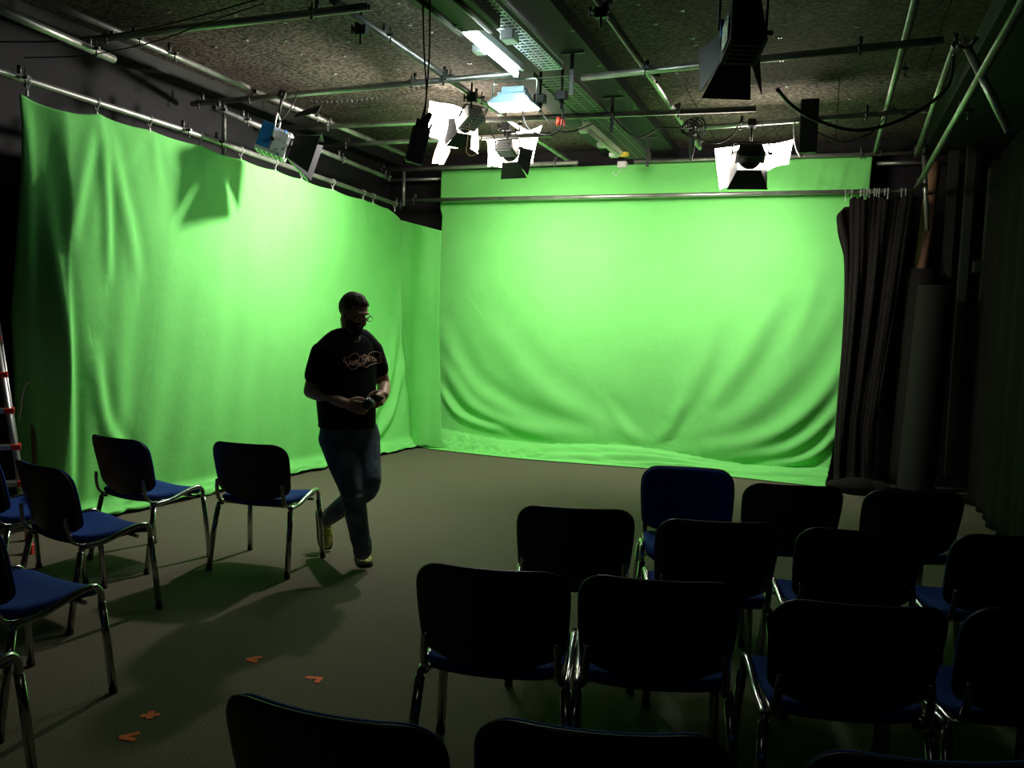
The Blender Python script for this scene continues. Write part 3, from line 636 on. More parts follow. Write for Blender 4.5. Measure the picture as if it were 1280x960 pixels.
cable('looped tan cable hanging under the left lit lamp', [ony(588, 150, 6.95), ony(584, 180, 6.9), ony(583, 190, 6.9), ony(590, 195, 6.9), ony(598, 188, 6.9), ony(602, 170, 6.9)], .006, 'card')
cable('long thin black cable crossing the top left, behind the nearest cross pipe', [ony(-10, 52, 4.1), ony(60, 52, 4.1), ony(110, 48, 4.1), ony(180, 37, 4.1), ony(250, 20, 4.1), ony(330, -3, 4.1)], .005)
cable('second thin cable sagging across the top left', [ony(30, 72, 4.15), ony(100, 70, 4.15), ony(150, 62, 4.15), ony(200, 50, 4.15), ony(260, 28, 4.15), ony(330, 4, 4.15)], .004)
cable('cable from the cross pipe to the blue-trimmed lamp', [ony(373, 113, 6.0), ony(366, 130, 6.0), ony(352, 150, 5.95), ony(335, 165, 5.95), ony(328, 174, 5.95)], .006)
pts = []
for k in range(260):
    t_ = k / 259; c_ = ony(388 + t_ * 150, 128 + 2 * math.sin(t_ * PI) - 22 * t_ * t_, 6.15); a = t_ * 2 * PI * 24
    pts.append(c_ + Vector((.008 * math.cos(a), .012 * math.cos(a), .014 * math.sin(a))))
tag(MB().tube(pts, .0025, 5).build('spiral_cable', 'cable'), 'thin spiral cable stretched below the cross pipe on the left', 'cable', 'cables among the pipes')
cc = onz(862, 158, 3.42); mb = MB()
for k in range(5):
    r = .055 + .008 * k; mb.tube([cc + Vector((-.02 + .02 * k + r * math.cos(a), .05 * math.sin(a + k), r * math.sin(a) * 1.0 - .02)) for a in np.linspace(0, 2 * PI, 25)], .006, 6)
tag(mb.build('cable_coil', 'cable'), 'coiled black cable looped on the pipe end left of the right lamp', 'cable')
mb = MB().tube([(0, 0, .2), (0, 0, -.1)], .017, 10).box((0, 0, .12), (.07, .06, .08)).box((0, 0, -.02), (.05, .02, .12)).tube([(-.03, 0, .03), (.03, 0, .03)], .008, 8).tube([(0, 0, -.08), (0, 0, -.16)], [.02, .006], 8)
o = mb.build('spigot_clamp', 'darksteel'); o.location = onz(868, 170, 3.40) ; o.location.y = onz(868, 160, 3.445).y; o.location.z = 3.30; tag(o, 'metal spigot clamp hanging empty below the coiled cable', 'clamp', 'empty lamp clamps')
for u, v, y, lab in ((452, 36, 5.0, 'empty black lamp clamp on the pipe left of the power box cables'), (752, 14, 5.2, 'empty black lamp clamp near the top right of the beam'), (590, 122, 6.6, 'empty black lamp clamp over the left lit lamp'), (632, 158, 7.2, 'empty lamp clamp over the middle lit lamp'), (385, 139, 6.3, 'black blade-shaped flap lying by the blue-trimmed lamp')):
    p = onz(u, v, 3.46); mb = MB().box((0, 0, 0), (.08, .05, .08)).tube([(0, -.01, .12), (0, -.01, -.10)], .009, 8).tube([(-.07, 0, 0), (.03, 0, 0)], .014, 10).tube([(-.07, 0, -.03), (-.07, 0, .03)], .008, 8)
    if 'blade' in lab: mb = MB().hexa([(-.16, 0, -.05), (.1, 0, -.02), (.1, .01, -.02), (-.16, .01, -.05), (-.1, 0, .0), (.14, 0, .05), (.14, .01, .05), (-.1, .01, .0)])
    o = mb.build('metal_flap' if 'blade' in lab else 'lamp_clamp', 'black_metal'); o.location = p; tag(o, lab, 'flap' if 'blade' in lab else 'clamp', None if 'blade' in lab else 'empty lamp clamps')

# ------------------------------------------------------------ right corner: tube and rolls
def roll(name, label, cat, top, bot, r, m, hole=True, ridges=0):
    top = Vector(top); bot = Vector(bot); d = (top - bot)
    pts = [bot + d * (k / 12) for k in range(13)]
    mb = MB()
    if ridges:
        n = 120; pts = [bot + d * (k / n) for k in range(n + 1)]; mb.tube(pts, [r * (1 + .012 * (k % 2)) for k in range(n + 1)], 24)
    elif hole: mb.hollow(bot, top, r, .008, 24)
    else: mb.tube(pts, [r * (1 + .04 * noise.noise(Vector((k * .7, 0, r * 9)))) for k in range(13)], 22)
    o = mb.build(name, m); return tag(o, label, cat)
roll('cardboard_tube', 'brown cardboard tube leaning upright behind the pale upright pipe', 'tube', ony(1168, 205, 9.75), ony(1150, 345, 9.55), .066, 'card')
roll('fabric_roll', 'tall black roll of fabric leaning in the corner beside the black curtain', 'roll', ony(1153, 337, 9.55), ony(1128, 605, 9.5), .14, 'black_cloth', False)
roll('foam_roll', 'ribbed black roll standing right of the smooth fabric roll', 'roll', ony(1171, 358, 9.15), ony(1144, 612, 9.1), .17, 'foam', False, 1)
# dark heap at the foot of the black curtain
mb = MB()
for c_, r_ in (((.40, 9.10, .08), (.20, .12, .09)), ((.22, 9.16, .06), (.12, .1, .06)), ((.58, 9.12, .07), (.14, .10, .08))): mb.ell(c_, r_, 20, 10)
o = mb.build('folded_cloth', 'black_cloth'); md = o.modifiers.new('r', 'REMESH'); md.mode = 'VOXEL'; md.voxel_size = .02; md.use_smooth_shade = True
tag(o, 'heap of black cloth on the floor at the foot of the black curtain', 'cloth')

# ------------------------------------------------------------ ladder, cord, stick on the left
lx, ly = -4.78, 4.0
ld = empty('step_ladder', 'aluminium step ladder with red step ends at the left edge', 'ladder', (lx, ly, 0))
def bar(a, b, w_, m, name, par): 
    return MB().tube([a, b], w_, 4).build(name, m, par)
LW = Vector((-.27, -.34, 0)); LB = Vector((-.28, .22, 0))
for k in (0, 1):
    o_ = LW * k
    bar(o_ + Vector((0, 0, .02)), o_ + Vector((-.36, .02, 1.55)), .024, 'alu', 'stile', ld)
    bar(o_ + LB + Vector((0, 0, .02)), o_ + Vector((-.36, .06, 1.5)), .018, 'alu', 'stile', ld)
    MB().box(o_ + Vector((0, 0, .035)), (.06, .06, .07)).build('foot', 'red', ld); MB().box(o_ + LB + Vector((0, 0, .035)), (.05, .05, .07)).build('foot', 'red', ld)
for k in range(6):
    z = .22 + .235 * k; o_ = Vector((-.235 * z, .01, z)); rot = Matrix.Rotation(math.atan2(-.34, -.27), 3, 'Z')
    MB().box(o_ + LW * .5, (.43, .08, .03), rot).build('step', 'alu', ld); MB().box(o_ - LW * .02, (.06, .085, .036), rot).build('step_end', 'red', ld)
cable('white cord looped down from the edge of the left green curtain', [ony(40, 478, 4.35), ony(33, 480, 4.3), ony(28, 495, 4.3), ony(26, 512, 4.3), ony(24, 524, 4.3)], .006, 'white', None, name='cord')
tag(MB().tube([ony(39, 482, 4.4), ony(46, 640, 4.4)], .015, 8).build('wooden_stick', 'wood'), 'thin wooden stick standing between the ladder and the left curtain', 'stick')

# ------------------------------------------------------------ orange tape marks
def mark(u, v, bars, lab, rz=0):
    p = onz(u, v, .001); mb = MB()
    for k, (a, b_) in enumerate(bars):
        a = Vector((*a, 0)) * .72; b_ = Vector((*b_, 0)) * .72; d = (b_ - a).normalized(); n_ = Vector((-d.y, d.x, 0)) * .0125; z0, z1 = Vector((0, 0, 0)), Vector((0, 0, .0012 + k * .0008))
        mb.hexa([a - n_, b_ - n_, b_ + n_, a + n_, a - n_ + z1, b_ - n_ + z1, b_ + n_ + z1, a + n_ + z1])
    o = mb.build('tape_mark', 'orange'); o.location = p; o.rotation_euler = (0, 0, rz); tag(o, lab, 'tape mark', 'orange tape marks on the carpet')
mark(316, 824, [((-.04, .0), (.05, .04)), ((-.03, -.005), (.04, -.045))], 'orange tape angle farthest back on the carpet', .4)
mark(392, 849, [((-.055, .02), (.05, .02)), ((.04, .03), (.03, -.05))], 'orange tape corner on the carpet, rightmost of the marks', .3)
mark(188, 894, [((-.045, -.02), (.045, .02)), ((-.02, .045), (.02, -.045))], 'orange tape cross on the carpet', .2)
mark(162, 921, [((-.05, -.01), (.035, .045)), ((-.04, -.015), (.045, -.03))], 'orange tape angle nearest the camera on the carpet', .35)

# ------------------------------------------------------------ chairs
def make_chair():
    t = empty('stacking_chair', 'x', 'chair')
    # seat
    out = rrect(.47, .44, (.07, .07, .06, .06))
    def sf(u, v, h): return (u, v + .01, .452 + h * .9 + .018 * (abs(u) / .235) ** 2 - .035 * max(0, (v - .10) / .12) ** 2 - .018 * (1 - ((v + .02) / .24) ** 2) + .0)
    st = MB().pad(out, .05, sf).build('seat', 'seat', t)
    def sf2(u, v, h): q = sf(u * .97, v * .97, 0); return (q[0], q[1], q[2] - .018 + h)
    MB().pad(out, .02, sf2).build('seat_shell', 'plastic', st)
    # backrest
    W_, Hb = .52, .31
    bo = []
    for (u, v) in rrect(W_, Hb, (.085, .085, .03, .03)):
        if v < 0: u *= 1 - .05 * (-v / (Hb / 2)); 
        if v < -Hb * .3: v -= .062 * (1 - (abs(u) / (W_ / 2)) ** 2) * ((-v - Hb * .3) / (Hb * .2))
        bo.append((u, v))
    cz = .672
    def bf(off, k):
        def f(u, v, h): return (u * k, -.262 - (v) * .26 + off + h + .045 * (u / .24) ** 2, cz + v * k)
        return f
    bk = MB().pad(bo, .03, bf(.014, .965)).build('backrest', 'seat', t)
    MB().pad(bo, .022, bf(-.006, 1.0)).build('back_shell', 'plastic', bk)
    MB().box((0, -.286, .745), (.07, .004, .006)).build('back_slot', 'black_metal', bk)
    # frame
    for s in (-1, 1):
        x = s * .25
        MB().tube([(x + s * .02, .235, .0), (x + s * .01, .21, .25), (x, .195, .40)], (.0145), 12, flat=1.25).build('leg', 'chrome', t)
        MB().tube([(x + s * .02, -.255, .0), (x + s * .01, -.215, .25), (x, -.185, .40)], (.0145), 12, flat=1.25).build('leg', 'chrome', t)
        MB().tube(smoothpath([(x, .195, .40), (x, .187, .45), (x, .15, .476), (x, .06, .462), (x, -.06, .428), (x, -.165, .418), (x, -.185, .40)]), .0138, 12).build('side_rail', 'chrome', t)
        for y in (.235, -.255): MB().tube([(x + s * .02, y, .0), (x + s * .02, y * .99, .025)], .018, 10).build('foot_cap', 'rubber', t)
        MB().tube(smoothpath([(s * .215, -.06, .432), (s * .222, -.16, .425), (s * .226, -.215, .45), (s * .226, -.238, .51), (s * .22, -.245, .58)]), .014, 10, flat=.6).build('back_support', 'chrome', t)
        MB().ell((s * .236, -.165, .415), (.014, .014, .014), 10, 6).build('bolt', 'black_metal', t)
    MB().tube([(-.25, .12, .418), (.25, .12, .418)], .01, 8).build('cross_bar', 'chrome', t)
    MB().tube([(-.25, -.12, .412), (.25, -.12, .412)], .01, 8).build('cross_bar', 'chrome', t)
    return t
chair0 = make_chair(); used = [False]
def chair(x, y, deg, label):
    o = copy_tree(chair0) if used[0] else chair0; used[0] = True
    o.location = (x, y, 0); o.rotation_euler = (0, 0, math.radians(deg)); tag(o, label, 'chair', 'blue stacking chairs of the audience'); return o
def chair_back(A, B, label, ang=None):
    """place by the two upper corners of the backrest (seen in the photo)"""
    a = onz(*A, .80); b = onz(*B, .80); d = (b - a); g = math.atan2(d.y, d.x) if ang is None else math.radians(ang); m_ = (a + b) / 2
    f = Vector((-math.sin(g), math.cos(g), 0)); c_ = m_ + f * .285; return chair(c_.x, c_.y, math.degrees(g), label)
chair_back((522, 712), (706, 727), 'dark-backed blue chair at the left end of the second row from the camera')
chair_back((727, 727), (926, 740), 'blue chair second from the left in the row nearest but one')
chair_back((962, 765), (1198, 765), 'blue chair with the largest back, right of centre near the camera', 15)
chair_back((1212, 775), (1430, 770), 'blue chair cut off by the right edge, nearest of those there', 22)
chair_back((648, 638), (793, 645), 'blue chair at the left end of the middle row')
chair_back((822, 655), (980, 662), 'blue chair in the middle row behind the second near chair')
chair_back((998, 668), (1162, 672), 'blue chair in the middle row above the largest chair back', 16)
chair_back((1190, 675), (1360, 678), 'blue chair at the right edge in the middle row', 22)
chair(-.62, 4.52, 193, 'blue chair turned to face the camera, leftmost of the far row')
chair_back((931, 610), (1058, 614), 'blue chair in the far row right of the one facing the camera', 16)
chair_back((1083, 619), (1212, 622), 'blue chair in the far row below the black rolls', 18)
chair_back((262, 880), (552, 930), 'blue chair with only its backrest in view at the bottom left of centre', 3)
chair_back((602, 918), (902, 935), 'blue chair with only the top of its backrest at the bottom centre', 14)
chair_back((1040, 965), (1330, 965), 'blue chair barely rising over the bottom edge at the right', 18)
chair(-3.30, 4.50, 7, 'blue chair beside the walking man, standing alone')
chair(-4.04, 4.27, -8, 'blue chair against the left green curtain, farthest back on the left')
chair(-3.62, 3.38, -14, 'blue chair in front of the one by the left curtain')
chair(-4.27, 3.50, -14, 'blue chair at the left edge beside the ladder')
chair(-3.02, 2.46, -6, 'blue chair cut off at the left edge with its seat and two legs showing')
chair(-2.66, 1.76, 8, 'blue chair at the bottom left corner, only a seat corner and leg showing')

# ------------------------------------------------------------ the man
rr = Vector((.868, .497, 0)); cc_ = Vector((.497, -.868, 0)); D0 = 5.49
def P(u, v, dc):
    r = Vector(ray(u, v)); dist = D0 - dc; return Vector((0, 0, H)) + r * (dist / (-(r.dot(cc_))))
foot0 = onz(456, 708)
man = empty('person', 'man in a black printed T-shirt and jeans walking to the right before the green screens', 'person', (foot0.x, foot0.y, 0))
MI = Vector((foot0.x, foot0.y, 0))
def Q(u, v, dc): return P(u, v, dc) - MI
FW = (cc_ * .88 + rr * .47).normalized(); LF = Vector((-FW.y, FW.x, 0)) * 1.0     # facing, his left
if LF.dot(rr) < 0: LF = -LF
FH = (cc_ * .70 + rr * .71).normalized()
def basis(f, up=Vector((0, 0, 1))):
    x = f.cross(up).normalized(); z = x.cross(f); return Matrix((x, f, z)).transposed()
BR_ = basis(FW)
headC = Q(443, 390, .0)
HR = basis((FH + Vector((0, 0, -.38))).normalized())
def hp(x, y, z): return headC + HR @ Vector((x, y, z))
def slicebody(mb, rows, n=28):
    """rows: (centre, half width along his left, half depth along facing, tilt)"""
    vs = []
    for c_, a, b_ in rows:
        for j in range(n):
            q = 2 * PI * j / n; cx_, sx_ = math.cos(q), math.sin(q)
            vs.append(c_ + LF * a * math.copysign(abs(cx_) ** .85, cx_) + FW * b_ * math.copysign(abs(sx_) ** .9, sx_))
    k = len(rows)
    fs = [(i * n + j, i * n + (j + 1) % n, (i + 1) * n + (j + 1) % n, (i + 1) * n + j) for i in range(k - 1) for j in range(n)]
    fs += [tuple(reversed(range(n))), tuple((k - 1) * n + j for j in range(n))]
    mb.add(vs, fs)
def chain(mb, pts, rs, n=14):
    pts = [Vector(p) for p in pts]
    sp = smoothpath(pts, 4); sr = []
    for i in range(len(pts) - 1): sr += [rs[i] + (rs[i + 1] - rs[i]) * j / 4 for j in range(4)]
    sr.append(rs[-1]); mb.tube(sp, sr, n); mb.ell(sp[0], (sr[0],) * 3, n, 8); mb.ell(sp[-1], (sr[-1],) * 3, n, 8)
shR, shL = Q(402, 441, .08), Q(466, 438, -.07)
elR, elL = Q(388, 489, .03), Q(480, 482, -.10)
wrR, wrL = Q(434, 505, .24), Q(480, 494, .08)
hipR, hipL = Q(419, 548, .06), Q(455, 546, -.03)
knR, knL = Q(440, 613, .22), Q(460, 608, .17)
anR, anL = Q(453, 688, .10), Q(409, 648, -.24)
neck = Q(438, 414, -.02)
torso = lambda e: [(Q(437.5, 418, -.015), .09 + e, .068 + e), (Q(437, 421, -.01), .12 + e, .078 + e), (Q(435, 426, 0), .155 + e, .09 + e), (Q(434, 438, 0), .185 + e, .11 + e), (Q(433, 455, .01), .195 + e, .13 + e), (Q(433, 480, .02), .185 + e, .145 + e),
                   (Q(433, 505, .03), .18 + e, .155 + e), (Q(434, 528, .03), .175 + e, .145 + e), (Q(435, 548, .02), .175 + e, .13 + e)]
def leg(mb, h, k, a, e, ka=.066):
    chain(mb, [h, h.lerp(k, .5), k, k.lerp(a, .35), a], [.092 + e, .082 + e, .062 + e, .060 + e, .042 + e])
def remesh(o, vs, sm=4):
    md = o.modifiers.new('remesh', 'REMESH'); md.mode = 'VOXEL'; md.voxel_size = vs; md.use_smooth_shade = True
    if sm: s_ = o.modifiers.new('smooth', 'SMOOTH'); s_.iterations = sm; s_.factor = .5
# body (skin)
bd = MB()
slicebody(bd, torso(-.012)); leg(bd, hipR, knR, anR, -.008); leg(bd, hipL, knL, anL, -.008)
chain(bd, [neck - Vector((0, 0, .04)), neck + Vector((0, 0, .03)), headC + HR @ Vector((0, -.02, -.06))], [.064, .060, .062])
bd.ell(headC + HR @ Vector((0, -.015, .025)), (.078, .100, .092), 24, 16, HR)
bd.ell(headC + HR @ Vector((0, .020, -.045)), (.060, .068, .075), 20, 14, HR)
bd.ell(hp(0, .058, -.088), (.032, .03, .024), 14, 8, HR)                              # chin
bd.tube([hp(0, .088, .012), hp(0, .106, -.018), hp(0, .112, -.036), hp(0, .09, -.042)], [.009, .012, .016, .012], 10)   # nose
bd.ell(hp(0, .078, .022), (.055, .016, .012), 14, 8, HR)                               # brow
bd.ell(hp(0, .080, -.062), (.024, .012, .007), 12, 6, HR)                              # mouth
for s in (-1, 1):
    bd.ell(hp(s * .078, -.01, -.012), (.010, .020, .032), 12, 8, HR); bd.ell(hp(s * .034, .070, -.022), (.022, .018, .016), 12, 8, HR)
chain(bd, [shR, elR], [.058, .044]); chain(bd, [elR, elR.lerp(wrR, .35), wrR], [.044, .046, .029])
chain(bd, [shL, elL], [.058, .043]); chain(bd, [elL, elL.lerp(wrL, .35), wrL], [.043, .045, .029])
def hand(mb, w_, d, nrm, thumb, curls, sc=1.0):
    d = d.normalized(); nrm = (nrm - d * nrm.dot(d)).normalized(); s_ = d.cross(nrm).normalized()
    if s_.dot(thumb) < 0: s_ = -s_       # s_ points to the thumb side
    for k in range(4):                    # palm
        o_ = s_ * (.028 - .019 * k) * sc; chain(mb, [w_ + o_ * .6 + d * .005, w_ + o_ + d * .085 * sc], [.0155, .0145], 10)
    ln = [.070, .078, .072, .056]
    for k in range(4):
        b0 = w_ + s_ * (.030 - .0195 * k) * sc + d * .088 * sc; a = 0; pts = [b0]; dd = d
        for j, fr in enumerate((.45, .30, .25)):
            a += curls[k] * (.9 if j else .7); dd = d * math.cos(a) + nrm * math.sin(a); pts.append(pts[-1] + dd * ln[k] * fr * sc)
        chain(mb, pts, [.0095, .009, .0085, .0075], 10)
    b0 = w_ + s_ * .028 * sc + d * .02; chain(mb, [b0, b0 + (s_ * .6 + d * .7 + nrm * .3) * .038, b0 + (s_ * .55 + d * 1.25 + nrm * .75) * .048, b0 + (s_ * .35 + d * 1.7 + nrm * 1.1) * .050], [.014, .012, .0105, .009], 10)
U_ = Vector((0, 0, 1))
dR = (Q(462, 513, .30) - wrR); hand(bd, wrR, dR, (cc_ * -.6 + rr * .2 - U_ * .1), U_, [.75, .8, .85, .9])
dL = (Q(470, 504, .21) - wrL); hand(bd, wrL, dL, (-rr * .9 - cc_ * .2 - U_ * .5), U_, [.7, .75, .8, .85])
body = bd.build('body', 'skin', man); remesh(body, .0048, 3)
# T-shirt
sh = MB(); slicebody(sh, torso(.008)[:-1] + [(Q(434, 534, .03), .185, .150)])
chain(sh, [neck - U_ * .032, neck.lerp(shR, .5) + U_ * .02, shR], [.055, .062, .066]); chain(sh, [neck - U_ * .032, neck.lerp(shL, .5) + U_ * .02, shL], [.055, .062, .066])
chain(sh, [shR, shR.lerp(elR, .35), shR.lerp(elR, .58)], [.070, .070, .068]); chain(sh, [shL, shL.lerp(elL, .35), shL.lerp(elL, .52)], [.068, .068, .066])

shirt = sh.build('t_shirt', 'shirt', man); remesh(shirt, .008, 5)
# jeans
jn = MB(); slicebody(jn, [(Q(434, 522, .03), .172, .135), (Q(435, 540, .02), .182, .14), (Q(436, 556, .02), .175, .135)])
leg(jn, hipR, knR, anR - U_ * .0, .014); leg(jn, hipL, knL, anL, .014)
chain(jn, [hipR + U_ * .04, hipR], [.095, .108]); chain(jn, [hipL + U_ * .04, hipL], [.095, .105])
chain(jn, [anR + U_ * .06, anR + U_ * .0], [.060, .062])
for k in range(4):   # creases bunched at the ankle and behind the knee
    q = anR.lerp(knR, .08 + .11 * k); jn.ell(q + rr * .006 * (-1) ** k, (.064, .064, .014))
    q = knR.lerp(hipR, -.1 + .09 * k); jn.ell(q, (.074, .074, .013))
jeans = jn.build('jeans', 'jeans', man); remesh(jeans, .009, 4)
# shoes
def shoe(heel, toe, side, up, name):
    heel = Vector(heel); toe = Vector(toe); d = (toe - heel).normalized(); L = (toe - heel).length; s_ = d.cross(up).normalized(); up = s_.cross(d)
    sb = MB()
    prof = [(0, .030, .055), (.12, .036, .075), (.3, .038, .08), (.5, .043, .062), (.7, .048, .045), (.88, .043, .035), (1, .026, .022)]
    vs = []; n = 14
    for t_, hw, hh in prof:
        for j in range(n):
            q = 2 * PI * j / n; vs.append(heel + d * L * t_ + s_ * hw * math.cos(q) + up * (.018 + hh * (.5 + .5 * math.sin(q))))
    fs = [(i * n + j, i * n + (j + 1) % n, (i + 1) * n + (j + 1) % n, (i + 1) * n + j) for i in range(len(prof) - 1) for j in range(n)] + [tuple(reversed(range(n))), tuple((len(prof) - 1) * n + j for j in range(n))]
    sb.add(vs, fs); o = sb.build(name, 'shoe', man); o.modifiers.new('s', 'SUBSURF').levels = 1; o.modifiers['s'].render_levels = 1
    so = MB(); out = []
    for t_, hw, hh in prof: out.append((t_, hw + .004))
    ring = [heel + d * L * (t_ * 1.03 - .015) + s_ * hw for t_, hw in out] + [heel + d * L * (t_ * 1.03 - .015) - s_ * hw for t_, hw in reversed(out)]
    n = len(ring); so.add([p - up * .0 for p in ring] + [p + up * .026 for p in ring], [tuple(reversed(range(n))), tuple(range(n, 2 * n))] + [(j, (j + 1) % n, n + (j + 1) % n, n + j) for j in range(n)], False)
    so.build('sole', 'shoe_dark', o)
    la = MB()
    for k in range(5):
        t_ = .35 + .09 * k; w_ = .03; z_ = .018 + np.interp(t_, [.3, .5, .7, .88], [.08, .062, .045, .035]); c_ = heel + d * L * t_
        la.tube([c_ - s_ * w_ + up * (z_ - .012), c_ + up * (z_ + .004), c_ + s_ * w_ + up * (z_ - .012)], .0035, 6)
    la.build('laces', 'yellow', o); return o
hf = onz(451, 696) - MI; tf = onz(459, 711.5) - MI; dd = (tf - hf).normalized(); shoe(hf - dd * .02, hf - dd * .02 + dd * .27, None, Vector((0, 0, 1)), 'shoe')
tb_ = onz(407, 689) - MI; tb_.z = .0
hl = Q(401, 646, -.40); dv = (tb_ - hl).normalized(); bk_up = (Vector((0, 0, 1)) - dv * dv.z).normalized()
shoe(tb_ - dv * .27 + Vector((0, 0, .012)), tb_ + Vector((0, 0, .012)), None, bk_up, 'shoe')
# connect rear ankle to the rear shoe: a trouser cuff
# hair and beard
hr = MB(); hr.ell(headC + HR @ Vector((0, -.025, .034)), (.086, .104, .096), 30, 20, HR)
hb = bmesh.new()
def shell(name, m, test, off, parent=man):
    """thin shell over the head ellipsoids where test(local point) holds"""
    mb = MB(); n, m_ = 56, 44; idx = {}; vs = []; fs = []
    def surf(a, b_):
        dirv = Vector((math.sin(a) * math.cos(b_), math.sin(a) * math.sin(b_), math.cos(a)))
        best = 0
        for c_, r_ in ((Vector((0, -.015, .025)), (.078, .100, .092)), (Vector((0, .020, -.045)), (.060, .068, .075)), (Vector((0, .058, -.088)), (.034, .032, .026))):
            o_ = Vector((0, .01, -.01)) - c_
            A = sum((dirv[i] / r_[i]) ** 2 for i in range(3)); B = 2 * sum(o_[i] * dirv[i] / r_[i] ** 2 for i in range(3)); Cc = sum((o_[i] / r_[i]) ** 2 for i in range(3)) - 1
            D = B * B - 4 * A * Cc
            if D > 0: best = max(best, (-B + math.sqrt(D)) / (2 * A))
        return Vector((0, .01, -.01)), dirv, best
    grid = {}
    for i in range(m_ + 1):
        for j in range(n):
            o_, dv_, t_ = surf(PI * (i + .01) / (m_ + .02), 2 * PI * j / n); p = o_ + dv_ * t_; ok = test(p)
            rough = noise.noise(p * 60) * .35 + noise.noise(p * 25) * .4
            grid[i, j] = (p, o_ + dv_ * (t_ + off * (1 + rough) if ok else t_ - .004))
    for i in range(m_ + 1):
        for j in range(n): idx[i, j] = len(vs); vs.append(headC + HR @ grid[i, j][1])
    fs = [(idx[i, j], idx[i + 1, j], idx[i + 1, (j + 1) % n], idx[i, (j + 1) % n]) for i in range(m_) for j in range(n) if any(test(grid[q][0]) for q in ((i, j), (i + 1, j), (i + 1, (j + 1) % n), (i, (j + 1) % n)))]
    mb.add(vs, fs); return mb.build(name, m, parent)
shell('hair', 'hair', lambda p: p.z > .055 - .0 * p.y + (.012 if p.y > .05 else 0) - .012 * noise.noise(p * 45) - (.10 if p.y < .0 else 0) - (.06 if p.y < -.03 else 0) - (.03 if abs(p.x) > .06 and p.y < .03 else 0), .008)
shell('beard', 'hair', lambda p: p.z < -.045 and p.y > .005 and not (abs(p.x) < .024 and -.07 < p.z < -.055), .010)
hb.free()
for s in (-1, 1): pass
gl = MB()
for s in (-1, 1):
    gl.tube([hp(s * .033 + .025 * math.cos(a), .112, -.002 + .018 * math.sin(a)) for a in np.linspace(0, 2 * PI, 20)], .0018, 6)
    gl.tube([hp(s * .058, .112, .004), hp(s * .080, .06, .006), hp(s * .083, -.01, .0)], .0018, 6)
gl.tube([hp(-.008, .113, 0), hp(0, .116, .003), hp(.008, .113, 0)], .0018, 6)
gx = gl.build('spectacles', 'black_metal', man)
for s in (-1, 1): MB().ell(hp(s * .033, .112, -.002), (.023, .002, .017), 18, 8, HR).build('lens', 'glass', gx)
cl = MB().tube(smoothpath([Q(443, 428, .12), Q(448, 427, .125), Q(449.5, 424, .12), Q(449.5, 421, .11)]), .0035, 6); cl.build('necklace', 'alu', man)
# shirt print
bpy.context.view_layer.update()
dg = bpy.context.evaluated_depsgraph_get()
sv = shirt.evaluated_get(dg).to_mesh(); bvh = BVHTree.FromPolygons([v.co.copy() for v in sv.vertices], [tuple(p.vertices) for p in sv.polygons])
fc = bpy.data.curves.new('print_text', 'FONT'); fc.body = 'AEROSMITH'; fc.size = 1; fc.align_x = 'CENTER'; fc.align_y = 'CENTER'; fc.offset = .02; fc.resolution_u = 3
fo = bpy.data.objects.new('tmp', fc); C.objects.link(fo); bpy.context.view_layer.update()
tm = bpy.data.meshes.new_from_object(fo.evaluated_get(bpy.context.evaluated_depsgraph_get()))
bm = bmesh.new(); bm.from_mesh(tm); bmesh.ops.subdivide_edges(bm, edges=[e for e in bm.edges if e.calc_length() > .1], cuts=2); bmesh.ops.triangulate(bm, faces=bm.faces[:])
xs = [v.co.x for v in bm.verts]; ys = [v.co.y for v in bm.verts]; x0, x1, y0_, y1_ = min(xs), max(xs), min(ys), max(ys)
PC = Q(453, 453, .3); pr = (Q(475, 449, .2) - Q(430, 457, .2)); pr = LF * .5 + rr * .5; pr.z = .05; pr.normalize()
mb = MB()
def proj_print(a, b_):      # a, b in metres on the print
    o_ = PC + pr * a + U_ * b_; h_ = bvh.ray_cast(o_ + cc_ * .3, -cc_, 1.5)
    return (h_[0] + h_[1] * .003) if h_[0] else None
def wrap(pt):
    a = (pt[0] - (x0 + x1) / 2) / (x1 - x0) * .185; b_ = (pt[1] - (y0_ + y1_) / 2) / (y1_ - y0_)
    hgt = .046 + .02 * math.cos(a * 50); b_ = b_ * hgt + .012 * math.sin(a * 34 + .6); return proj_print(a, b_)
vs = [wrap(v.co) for v in bm.verts]
fs = [[v.index for v in f.verts] for f in bm.faces if all(vs[v.index] is not None for v in f.verts)]
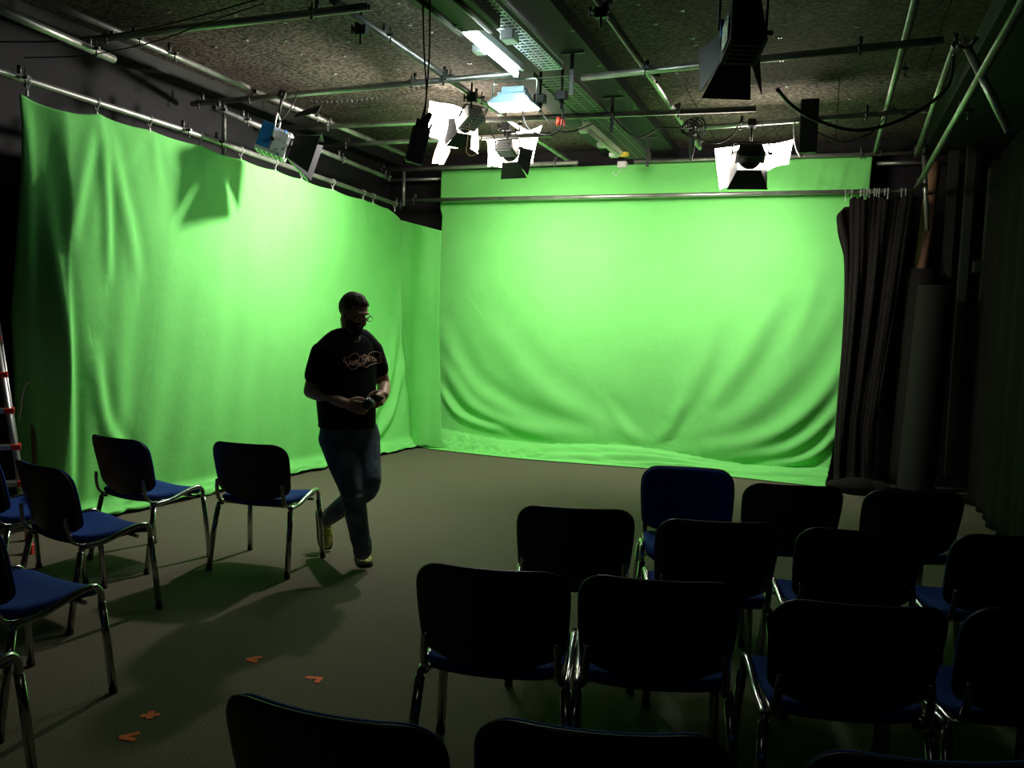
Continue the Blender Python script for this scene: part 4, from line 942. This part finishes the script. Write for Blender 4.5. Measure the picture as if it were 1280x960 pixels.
vs = [v if v is not None else Vector() for v in vs]; mb.add(vs, fs, False)
def stroke(pts, wd):
    sp = smoothpath([(a, b_, 0) for a, b_ in pts], 6); q = [proj_print(p.x, p.y) for p in sp]; q = [x for x in q if x is not None]
    if len(q) > 2: mb.tube(q, wd, 6)
stroke([(-.125, .0), (-.11, .028), (-.085, .02), (-.075, .04), (-.04, .046), (-.03, .03), (0, .028), (.03, .03), (.045, .046), (.085, .05), (.115, .04)], .0022)
stroke([(-.125, .0), (-.1, -.014), (-.08, -.045), (-.05, -.05), (-.03, -.033), (.0, -.03), (.02, -.045), (.05, -.03), (.08, -.025), (.115, -.022), (.12, .0)], .0025)
for k in range(4): stroke([(-.125 + k * .008, .006 - k * .004), (-.108, .012 - k * .01), (-.1, -.005 - k * .01)], .0016); stroke([(.1, .03 - k * .012), (.115, .026 - k * .012), (.122, .03 - k * .013)], .0016)
mb.build('shirt_print', 'print_', shirt)
bm.free(); bpy.data.objects.remove(fo)
# things in his hands
ph = MI + wrL + dL.normalized() * .10 + rr * -.035
o = MB().box((0, 0, 0), (.07, .012, .135)).box((0, -.007, 0), (.062, .002, .12)).ell((.02, .008, .045), (.008, .003, .008), 10, 6).build('mobile_phone', 'plastic')
o.matrix_world = Matrix.Translation(ph) @ Matrix.Rotation(math.radians(30), 4, 'Z') @ Matrix.Rotation(math.radians(55), 4, 'X') @ Matrix.Rotation(math.radians(35), 4, 'Y'); tag(o, "dark phone held in the man's hand on the right", 'phone')
ph = MI + Q(461, 504, .31)
o = MB().tube([(0, 0, -.04), (0, 0, -.03), (0, 0, .02), (0, 0, .03)], [.018, .03, .03, .02], 18).build('lens_cap', 'plastic'); o.matrix_world = Matrix.Translation(ph) @ Matrix.Rotation(.9, 4, 'Y')
MB().tube([Vector((.031 * math.cos(a), .031 * math.sin(a), .02)) for a in np.linspace(0, 2 * PI, 20)], .002, 6).build('metal_ring', 'chrome', o)
tag(o, "small round black device with a metal ring held in the man's hand on the left", 'device')
